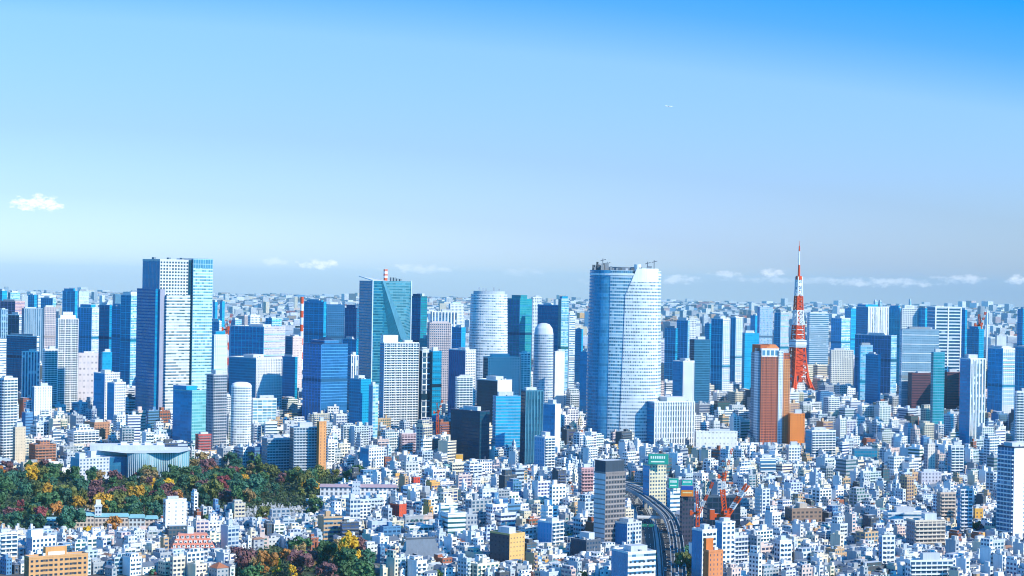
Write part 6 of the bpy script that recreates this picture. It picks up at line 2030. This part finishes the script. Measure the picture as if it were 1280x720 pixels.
def merged(kind, name, recs):
    b = MB()
    for k in recs:
        r = random.Random(k.seed)
        st = wall_style(k, r)
        c, s = cos(k.rz), sin(k.rz)
        w, d, h = k.w, k.d, k.h

        def P(x, y):
            return (k.x + x * c - y * s, k.y + x * s + y * c)
        poly = [P(-w / 2, -d / 2), P(w / 2, -d / 2), P(w / 2, d / 2), P(-w / 2, d / 2)]
        far = k.y > 5200
        if kind == 'house' and not far:
            b.prism(poly, 0, h, st, False)
            e, rh = .5, min(w, d) * .3
            rf = flat(k.roof)
            A, B_, C_, D_ = P(-w / 2 - e, -d / 2 - e), P(w / 2 + e, -d / 2 - e), P(w / 2 + e, d / 2 + e), P(-w / 2 - e, d / 2 + e)
            r0, r1 = P(-w / 4, 0), P(w / 4, 0)
            for f in ((A, B_, r1, r0), (C_, D_, r0, r1), (B_, C_, r1), (D_, A, r0)):
                b.face([(*q, h + rh if q in (r0, r1) else h) for q in f], rf)
            continue
        b.prism(poly, 0, h, st, flat(k.roof))
        if not far:
            u, v = r.uniform(.25, .5) * w, r.uniform(.25, .5) * d
            x, y = r.uniform(-.22, .22) * w, r.uniform(-.22, .22) * d
            b.prism([P(x - u / 2, y - v / 2), P(x + u / 2, y - v / 2), P(x + u / 2, y + v / 2), P(x - u / 2, y + v / 2)], h, h + r.uniform(2, 4.5), flat(tone(k.wall, r, .1)), ROOF)
            for _ in range(3 if k.y < 2500 else 1):
                x, y = r.uniform(-.4, .4) * (w - 2), r.uniform(-.4, .4) * (d - 2)
                g = r.uniform(.2, .75)
                b.prism([P(x - 1, y - 1), P(x + 1, y - 1), P(x + 1, y + 1), P(x - 1, y + 1)], h, h + r.uniform(.8, 2.4), flat((g, g, g)), None)
    o = b.build(name)
    o['kind'] = 'stuff'
    o['label'] = 'mass of ' + {'house': 'small pitched-roof houses', 'flat_roofed_house': 'small flat-roofed houses', 'narrow_building': 'narrow city buildings', 'apartment_block': 'apartment blocks', 'office_building': 'office buildings'}[kind] + ' filling the city far and near'
    return o


for kind, name in (('house', 'house_quarter'), ('flat_roofed_house', 'flat_roof_quarter'), ('narrow_building', 'narrow_building_quarter'), ('apartment_block', 'apartment_quarter'), ('office_building', 'distant_city')):
    rest = [k for i, k in enumerate(RECS) if k.kind == kind and i not in single]
    if rest:
        merged(kind, name, rest)

# ------------------------------------------------------------------ trees
TR = random.Random(5)


def crown_mesh(r, wide, tall, lobes, leaves, size):
    v, f = [], []
    L = []
    for i in range(lobes):
        a = r.uniform(0, 2 * pi)
        q = r.uniform(.15, .82)
        L.append((cos(a) * q * wide, sin(a) * q * wide, r.uniform(.28, .92) * tall, r.uniform(.2, .42) * wide))
    L.append((0, 0, tall * .8, wide * .45))
    for i in range(leaves):
        cx, cy, cz, rr = L[i % len(L)]
        n = Vector((r.gauss(0, 1), r.gauss(0, 1), r.gauss(0.25, .9))).normalized()
        p = Vector((cx, cy, cz)) + n * rr * r.uniform(.5, 1.0) * (1.35 if r.random() < .12 else 1.05)
        if p.z < tall * .12:
            continue
        n2 = (n + Vector((r.uniform(-.7, .7), r.uniform(-.7, .7), r.uniform(-.4, .7)))).normalized()
        t = n2.cross(Vector((r.uniform(-1, 1), r.uniform(-1, 1), r.uniform(-1, 1)))).normalized()
        u = n2.cross(t)
        s = size * r.uniform(.6, 1.3)
        b = len(v)
        for da, db in ((-1, -.7), (.2, -1), (1, .1), (.3, 1), (-.8, .7)):
            v.append(tuple(p + t * da * s * r.uniform(.7, 1.1) + u * db * s * r.uniform(.7, 1.1)))
        f.append((b, b + 1, b + 2, b + 3, b + 4))
    me = bpy.data.meshes.new('crown')
    me.from_pydata(v, [], f)
    me.materials.append(M['foliage'])
    return me


def trunk_mesh(r, h, rad, wide):
    v, f = [], []

    def limb(a, b, r0, r1):
        a, b = Vector(a), Vector(b)
        d = (b - a).normalized()
        e = d.cross(Vector((.3, 1, .1))).normalized()
        g = d.cross(e)
        k = len(v)
        for p, q in ((a, r0), (b, r1)):
            for i in range(6):
                t = 2 * pi * i / 6
                v.append(tuple(p + (e * cos(t) + g * sin(t)) * q))
        for i in range(6):
            j = (i + 1) % 6
            f.append((k + i, k + j, k + 6 + j, k + 6 + i))
    limb((0, 0, 0), (0, 0, h * .5), rad, rad * .7)
    limb((0, 0, h * .48), (.3, .2, h * .85), rad * .7, rad * .25)
    for i in range(4):
        a = r.uniform(0, 2 * pi)
        limb((0, 0, h * r.uniform(.3, .5)), (cos(a) * wide * .45, sin(a) * wide * .45, h * r.uniform(.6, .8)), rad * .4, rad * .12)
    me = bpy.data.meshes.new('trunk')
    me.from_pydata(v, [], f)
    me.materials.append(M['bark'])
    return me


PROT = []
for wide, tall, lobes, leaves, size in ((5.2, 10.5, 11, 900, .66), (6.2, 9.5, 14, 1050, .68), (4.2, 11.5, 10, 800, .6), (5.8, 12.0, 13, 1000, .68), (4.6, 8.5, 9, 700, .58)):
    PROT.append((crown_mesh(TR, wide, tall, lobes, leaves, size), trunk_mesh(TR, tall * .85, .45, wide)))
TCOL = {'dark green': (0.065, 0.16, 0.055), 'olive green': (0.17, 0.19, 0.045), 'deep green': (0.048, 0.155, 0.09), 'bright yellow': (0.78, 0.48, 0.03), 'golden': (0.62, 0.36, 0.04), 'crimson': (0.30, 0.07, 0.075),
        'purplish brown': (0.22, 0.10, 0.105), 'orange': (0.52, 0.23, 0.05), 'tawny': (0.38, 0.26, 0.11)}
TREES = []


def tree(x, y, cn, s, proto=None):
    cm, tm = PROT[TR.randrange(len(PROT)) if proto is None else proto]
    o = empty('tree', (x, y, 0), TR.uniform(0, 6.28), None, 'tree', 'trees of the parks and gardens')
    s *= TR.uniform(.88, 1.12)
    o.scale = (s * TR.uniform(.92, 1.1), s * TR.uniform(.92, 1.1), s)
    c = link('crown', cm, o)
    kk = TR.uniform(.75, 1.25)
    c.color = (*[min(.9, q * kk) for q in TCOL[cn]], 1)
    link('trunk', tm, o)
    TREES.append((o, cn, s))


placed = []


def free_tree(x, y, gap):
    return all((a - x) ** 2 + (b_ - y) ** 2 > gap * gap for a, b_ in placed)


def put(px, py, cn, s=1.0):
    g = gpt(px, py)
    placed.append((g.x, g.y))
    tree(g.x, g.y, cn, s)


for px, py, cn, s in ((38, 604, 'bright yellow', 1.25), (57, 620, 'golden', 1.3), (44, 620, 'bright yellow', .9), (119, 613, 'golden', 1.1), (102, 634, 'olive green', 1.4), (98, 636, 'golden', 1.1), (191, 612, 'bright yellow', 1.1), (208, 617, 'bright yellow', 1.25), (63, 607, 'bright yellow', .9),
                      (140, 668, 'orange', 1.25), (111, 676, 'bright yellow', 1.0), (50, 656, 'crimson', 1.45), (26, 645, 'crimson', 1.2), (12, 652, 'purplish brown', 1.1), (150, 626, 'purplish brown', 1.4), (196, 631, 'crimson', 1.4), (207, 622, 'purplish brown', 1.3), (168, 604, 'crimson', .9), (162, 625, 'tawny', 1.25),
                      (238, 600, 'purplish brown', 1.35), (226, 597, 'tawny', .9), (252, 602, 'purplish brown', 1.2), (302, 594, 'orange', 1.0), (292, 597, 'crimson', 1.2), (379, 612, 'bright yellow', 1.35), (394, 614, 'golden', 1.2), (376, 622, 'olive green', 1.1), (387, 606, 'bright yellow', 1.0), (306, 603, 'golden', .8),
                      (434, 712, 'bright yellow', 2.3), (425, 706, 'golden', 1.5), (331, 722, 'orange', 1.5), (346, 720, 'bright yellow', 1.2), (358, 704, 'orange', 1.1), (316, 718, 'tawny', 1.2), (376, 722, 'purplish brown', 1.7), (384, 712, 'tawny', 1.5), (364, 727, 'bright yellow', 1.0),
                      (482, 640, 'bright yellow', 1.1), (473, 634, 'orange', .9), (444, 606, 'orange', 1.0), (440, 610, 'tawny', .8), (420, 598, 'olive green', .9), (960, 648, 'bright yellow', 1.0), (856, 716, 'olive green', 1.7), (858, 704, 'deep green', 1.5), (859, 727, 'olive green', 1.7), (1226, 676, 'crimson', 1.3), (1221, 672, 'dark green', 1.2), (1236, 674, 'dark green', 1.2), (1049, 580, 'bright yellow', .6)):
    put(px, py, cn, s)


def fill_poly(P, n, pal, gap, smin, smax):
    xs, ys = [p.x for p in P], [p.y for p in P]
    t = 0
    k = 0
    while k < n and t < n * 40:
        t += 1
        x, y = TR.uniform(min(xs), max(xs)), TR.uniform(min(ys), max(ys))
        if not inside(x, y, P) or abs(x) > .2634 * y * 1.03 or on_road(x, y, 4) or not road_free(x, y, 3.0) or not free_tree(x, y, gap):
            continue
        placed.append((x, y))
        tree(x, y, pick(pal, TR)[0], TR.uniform(smin, smax))
        k += 1


GREENS = [('dark green', 0, 28), ('deep green', 0, 28), ('olive green', 0, 12), ('purplish brown', 0, 9), ('crimson', 0, 4), ('golden', 0, 4), ('tawny', 0, 6), ('orange', 0, 1.5)]
# the graveyard clearings stay open
GRAVES = [gpt(x, y) for x, y in ((300, 655), (306, 636), (340, 630), (385, 634), (398, 648), (352, 657))]
GRAVES2 = [gpt(x, y) for x, y in ((64, 646), (70, 634), (100, 634), (120, 640), (116, 648))]
EXC0 = list(EXC)
for G in (GRAVES, GRAVES2):
    gx, gy = sum(p.x for p in G) / len(G), sum(p.y for p in G) / len(G)
    ww, hh = max(p.x for p in G) - min(p.x for p in G), max(p.y for p in G) - min(p.y for p in G)
    EXC.append((gx, gy, 1, 0, ww * .36, hh * .36, max(ww, hh)))
fill_poly(PARK1, 170, GREENS, 8.2, 1.25, 1.8)
fill_poly(PARK2, 15, [('dark green', 0, 3), ('deep green', 0, 3), ('tawny', 0, 3), ('orange', 0, 1.5), ('purplish brown', 0, 2)], 7.5, 1.2, 1.9)


def patch(pts, n, pal, gap=8, smin=.8, smax=1.3):
    fill_poly([gpt(*p) for p in pts], n, pal, gap, smin, smax)


patch(((98, 524), (104, 512), (172, 512), (172, 526)), 13, [('crimson', 0, 1), ('dark green', 0, 2), ('purplish brown', 0, 3)], 9, 1.1, 1.6)
patch(((1030, 535), (1036, 522), (1075, 524), (1070, 540)), 10, GREENS, 9, 1.0, 1.5)
patch(((1250, 536), (1256, 516), (1275, 516), (1275, 538)), 5, GREENS, 9, 1.0, 1.6)
patch(((1165, 618), (1170, 610), (1192, 612), (1188, 622)), 4, GREENS, 7)
patch(((935, 690), (938, 678), (965, 680), (962, 694)), 6, [('dark green', 0, 3), ('deep green', 0, 3)], 6, .7, 1.0)
patch(((975, 664), (980, 655), (1010, 660), (1000, 668)), 4, GREENS, 6, .6, .9)
# garden trees among the houses
gn = 0
for t in range(4000):
    if gn >= 12:
        break
    y = 1420 + 1000 * TR.random() ** 1.5
    x = TR.uniform(-.26, .26) * y
    if on_road(x, y, 3) or not road_free(x, y, 2) or any(inside(x, y, P) for P in PARKS):
        continue
    if any((k.x - x) ** 2 + (k.y - y) ** 2 < (max(k.w, k.d) * .55 + 1.5) ** 2 for k in RECS if abs(k.y - y) < 30):
        continue
    tree(x, y, pick(GREENS, TR)[0], TR.uniform(.5, .8))
    gn += 1

# shrubs and small garden trees on the open lots between the houses
SHR = []
SP = [crown_mesh(TR, 2.6, 3.6, 5, 190, .62), crown_mesh(TR, 2.0, 4.6, 4, 170, .55), crown_mesh(TR, 3.1, 3.2, 6, 220, .62)]
SPT = trunk_mesh(TR, 2.4, .16, 1.6)
GARDENS.sort(key=lambda g: g[1])
for (x, y, w_, d_) in GARDENS:
    for q in range(2 if w_ * d_ > 60 else 1):
        if len(SHR) >= 280:
            break
        xx, yy = x + TR.uniform(-.25, .25) * w_, y + TR.uniform(-.25, .25) * d_
        cn = pick(GREENS, TR)[0]
        s = TR.uniform(.8, 1.6)
        o = empty('shrub', (xx, yy, 0), TR.uniform(0, 6.28), None, 'shrub', 'garden shrubs between the houses')
        o.scale = (s, s, s * TR.uniform(.9, 1.3))
        c = link('crown', TR.choice(SP), o)
        c.color = (*[min(.9, k_ * TR.uniform(.8, 1.2)) for k_ in TCOL[cn]], 1)
        link('stem', SPT, o)
        SHR.append((o, cn, s))

# undergrowth of the parks: low bushes, uncountable
b = []
v, f = [], []
for P, n in ((PARK1, 5200), (PARK2, 800)):
    xs, ys = [p.x for p in P], [p.y for p in P]
    for i in range(n):
        x, y = TR.uniform(min(xs), max(xs)), TR.uniform(min(ys), max(ys))
        if not inside(x, y, P) or abs(x) > .2634 * y * 1.03 or on_road(x, y, 1) or not road_free(x, y, 1):
            continue
        for q in range(8):
            s = TR.uniform(.6, 1.3)
            c = Vector((x + TR.uniform(-2.4, 2.4), y + TR.uniform(-2.4, 2.4), TR.uniform(.3, 3.4)))
            n_ = Vector((TR.gauss(0, 1), TR.gauss(0, 1), TR.gauss(.4, 1))).normalized()
            t_ = n_.cross(Vector((.2, .7, .4))).normalized()
            u_ = n_.cross(t_)
            k0 = len(v)
            v += [tuple(c + t_ * a * s + u_ * bb * s) for a, bb in ((-1, -.8), (1, -.6), (.8, 1), (-.7, .8))]
            f.append((k0, k0 + 1, k0 + 2, k0 + 3))
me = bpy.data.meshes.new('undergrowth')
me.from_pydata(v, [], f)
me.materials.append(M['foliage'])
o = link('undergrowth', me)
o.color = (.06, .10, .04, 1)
o['kind'] = 'stuff'
# gravestones
b = MB()
for G, n in ((GRAVES, 520), (GRAVES2, 120)):
    xs, ys = [p.x for p in G], [p.y for p in G]
    for i in range(n):
        x, y = TR.uniform(min(xs), max(xs)), TR.uniform(min(ys), max(ys))
        if not inside(x, y, G):
            continue
        s, h = TR.uniform(.4, .9), TR.uniform(1.2, 2.8)
        g = TR.uniform(.3, .75)
        b.box(x - s * 1.5, x + s * 1.5, y - s * 1.3, y + s * 1.3, 0.05, .45, flat((g * .9, g * .9, g * .9)))
        b.box(x - s * .7, x + s * .7, y - s * .6, y + s * .6, .45, h, flat((g, g, g * 1.02)))
o = b.build('gravestones')
o['kind'] = 'stuff'
o['label'] = 'grey and white gravestones of the cemetery between the park trees'
EXC[:] = EXC0


# ------------------------------------------------------------------ cars on the avenue and on the expressway
def car_proto(col, van=False):
    L, w, h1, h2 = (4.5, 1.75, .85, 1.45) if not van else (5.0, 1.9, 1.2, 2.2)
    b = MB(); b.prism([(-L / 2, -w / 2), (L / 2, -w / 2), (L / 2, w / 2), (-L / 2, w / 2)], .3, h1, flat(col), flat(col), None, True)
    body = b.mesh('body', M['facade'])
    a0, a1 = (-L * .32, L * .18) if not van else (-L * .48, L * .34)
    b = MB(); b.prism([(a0 - .3, -w * .48), (a1 + .5, -w * .48), (a1 + .5, w * .48), (a0 - .3, w * .48)], h1, h2 - .05, St((.02, .03, .05), (.02, .04, .07), 1.3, 3, .9, .9, 1), flat((.02, .03, .05)), [(a0 + .2, -w * .4), (a1, -w * .4), (a1, w * .4), (a0 + .2, w * .4)])
    cab = b.mesh('cabin', M['facade'])
    b = MB(); b.box(a0 + .25, a1 - .05, -w * .39, w * .39, h2 - .05, h2, flat(col), flat(col)); rf = b.mesh('roof_panel', M['facade'])
    b = MB(); pl = [(x, z) for x, z in round_plan(.33, .33, 10)]
    for y0, y1 in ((-.11, .11),):
        n = len(pl)
        b.face([(x, y0, z) for x, z in pl], flat((.02, .02, .02))); b.face([(x, y1, z) for x, z in reversed(pl)], flat((.02, .02, .02)))
        for i in range(n):
            p, q = pl[i], pl[(i + 1) % n]
            b.face([(p[0], y1, p[1]), (q[0], y1, q[1]), (q[0], y0, q[1]), (p[0], y0, p[1])], flat((.02, .02, .02)))
    wh = b.mesh('wheel', M['facade'])
    return body, cab, rf, wh, L, w


CARCOL = [('white', (.8, .8, .8)), ('silver', (.5, .52, .54)), ('black', (.02, .02, .025)), ('dark blue', (.03, .05, .14)), ('red', (.5, .04, .03))]
CP = {(n, vn): car_proto(c, vn) for n, c in CARCOL for vn in (False, True)}
CARS = []
CRr = random.Random(31)


def put_car(pts, i, off, z, back, cn, van):
    p = side(pts, off)[i]
    t = pts[min(i + 1, len(pts) - 1)] - pts[max(i - 1, 0)]
    body, cab, rf, wh, L, w = CP[cn, van]
    o = empty('van' if van else 'car', (p.x, p.y, p.z + z), atan2(t.y, t.x) + (pi if back else 0), None, 'van' if van else 'car', 'cars on the avenue and expressway')
    link('body', body, o); link('cabin', cab, o); link('roof_panel', rf, o)
    for sx in (-1, 1):
        for sy in (-1, 1):
            link('wheel', wh, o, (sx * L * .3, sy * (w / 2 - .08), .33))
    CARS.append((o, ('%s van' if van else '%s car') % cn))


lanes = [(-11.3, True), (-7.9, True), (-4.4, True), (4.4, False), (7.9, False), (11.3, False)]
taken = set()
while len(taken) < 24:
    key = (CRr.randrange(6, 34), CRr.randrange(6))
    if key in taken:
        continue
    taken.add(key)
    put_car(ROADC, key[0], lanes[key[1]][0], .11, lanes[key[1]][1], CRr.choice(CARCOL)[0], CRr.random() < .3)
for i in range(9):
    put_car(HWY, 6 + i * 3 + CRr.randrange(2), (-3.9, -1.4, 1.4, 3.9)[CRr.randrange(4)], .02, False, CRr.choice(CARCOL)[0], CRr.random() < .35)


# ------------------------------------------------------------------ descriptions that single out each of the ordinary things
ORD = ['nearest', 'second nearest', 'third nearest', 'fourth nearest', 'fifth nearest', 'sixth nearest', 'seventh nearest', 'eighth nearest', 'ninth nearest', 'tenth nearest', 'eleventh nearest', 'twelfth nearest',
       'thirteenth nearest', 'fourteenth nearest', 'fifteenth nearest', 'sixteenth nearest', 'seventeenth nearest', 'eighteenth nearest', 'nineteenth nearest', 'twentieth nearest']


def describe(rows):
    """rows: (object, look, px, py, second look); writes one label each, unique by look, landmark, side and order of distance"""
    by = {}
    for o, look, px, py in rows:
        l = min(LM, key=lambda q: (q[1] - px) ** 2 + ((q[2] - py) * 1.5) ** 2)
        ax, ay = px - l[1], py - l[2]
        sd_ = ('left of' if ax < 0 else 'right of') if abs(ax) > abs(ay) * 1.2 else ('behind' if ay < 0 else 'in front of')
        by.setdefault((look, sd_, l[0]), []).append((ax * ax + ay * ay, o))
    for (look, sd_, l), g in by.items():
        g.sort(key=lambda t: t[0])
        for i, (_, o) in enumerate(g):
            pre = '' if len(g) == 1 else (ORD[i] + ' ' if i < len(ORD) else 'farther ' * (i - len(ORD) + 1))
            o['label'] = f'{pre}{look} {sd_} the {l}'


rows = []
GROUP = {'house': 'pitched-roof houses of the city', 'flat_roofed_house': 'small flat-roofed houses of the city', 'narrow_building': 'narrow pencil buildings of the city', 'apartment_block': 'apartment blocks of the city', 'office_building': 'office buildings of the city'}
for o, k, feats in INFO:
    n = max(1, int(round(k.h / k.fl)))
    base = {'house': 'house', 'flat_roofed_house': 'house', 'narrow_building': 'pencil-block', 'apartment_block': 'flats', 'office_building': 'office'}[k.kind]
    height = '' if k.kind in ('house', 'flat_roofed_house') else (NUM[n] + '-storey ' if n <= 20 else 'tall ')
    ft = (' with ' + feats[0]) if feats else ''
    o['group'] = GROUP[k.kind]
    rows.append((o, f'{k.wn} {height}{base}{ft}', *k.px))
describe(rows)
rows = []
for o, cn, s in TREES:
    px, py = proj(o.location.x, o.location.y, 6 * s)
    rows.append((o, ('big ' if s > 1.35 else 'small ' if s < .8 else '') + cn + ' tree', px, py))
describe(rows)
describe([(o, ('big ' if s > 1.3 else 'small ' if s < 1.0 else '') + cn + ' garden shrub', *proj(o.location.x, o.location.y, 2)) for o, cn, s in SHR])
rows = []
LMs = list(LM)
LM[:] = [('white pedestrian bridge', 820, 646), ('concrete-and-brown tall block', 772, 640), ('dark billboard block', 862, 650), ('blue-flanked white office', 882, 700)]
for o, look in CARS:
    rows.append((o, look + (' on the expressway deck' if o.location.z > 5 else ' on the avenue'), *proj(*o.location)))
describe(rows)
describe([(o, 'pale street lamp', *proj(*o.location)) for o in COL.objects if o.name.startswith('street_lamp')])
LM[:] = LMs
for o in COL.objects:
    if '_h' in o:
        del o['_h']

haze_box(HAZE_D, HAZE_C)
print('objects', len(COL.objects), 'individual', len(INFO), 'all', len(RECS), 'trees', len(TREES))
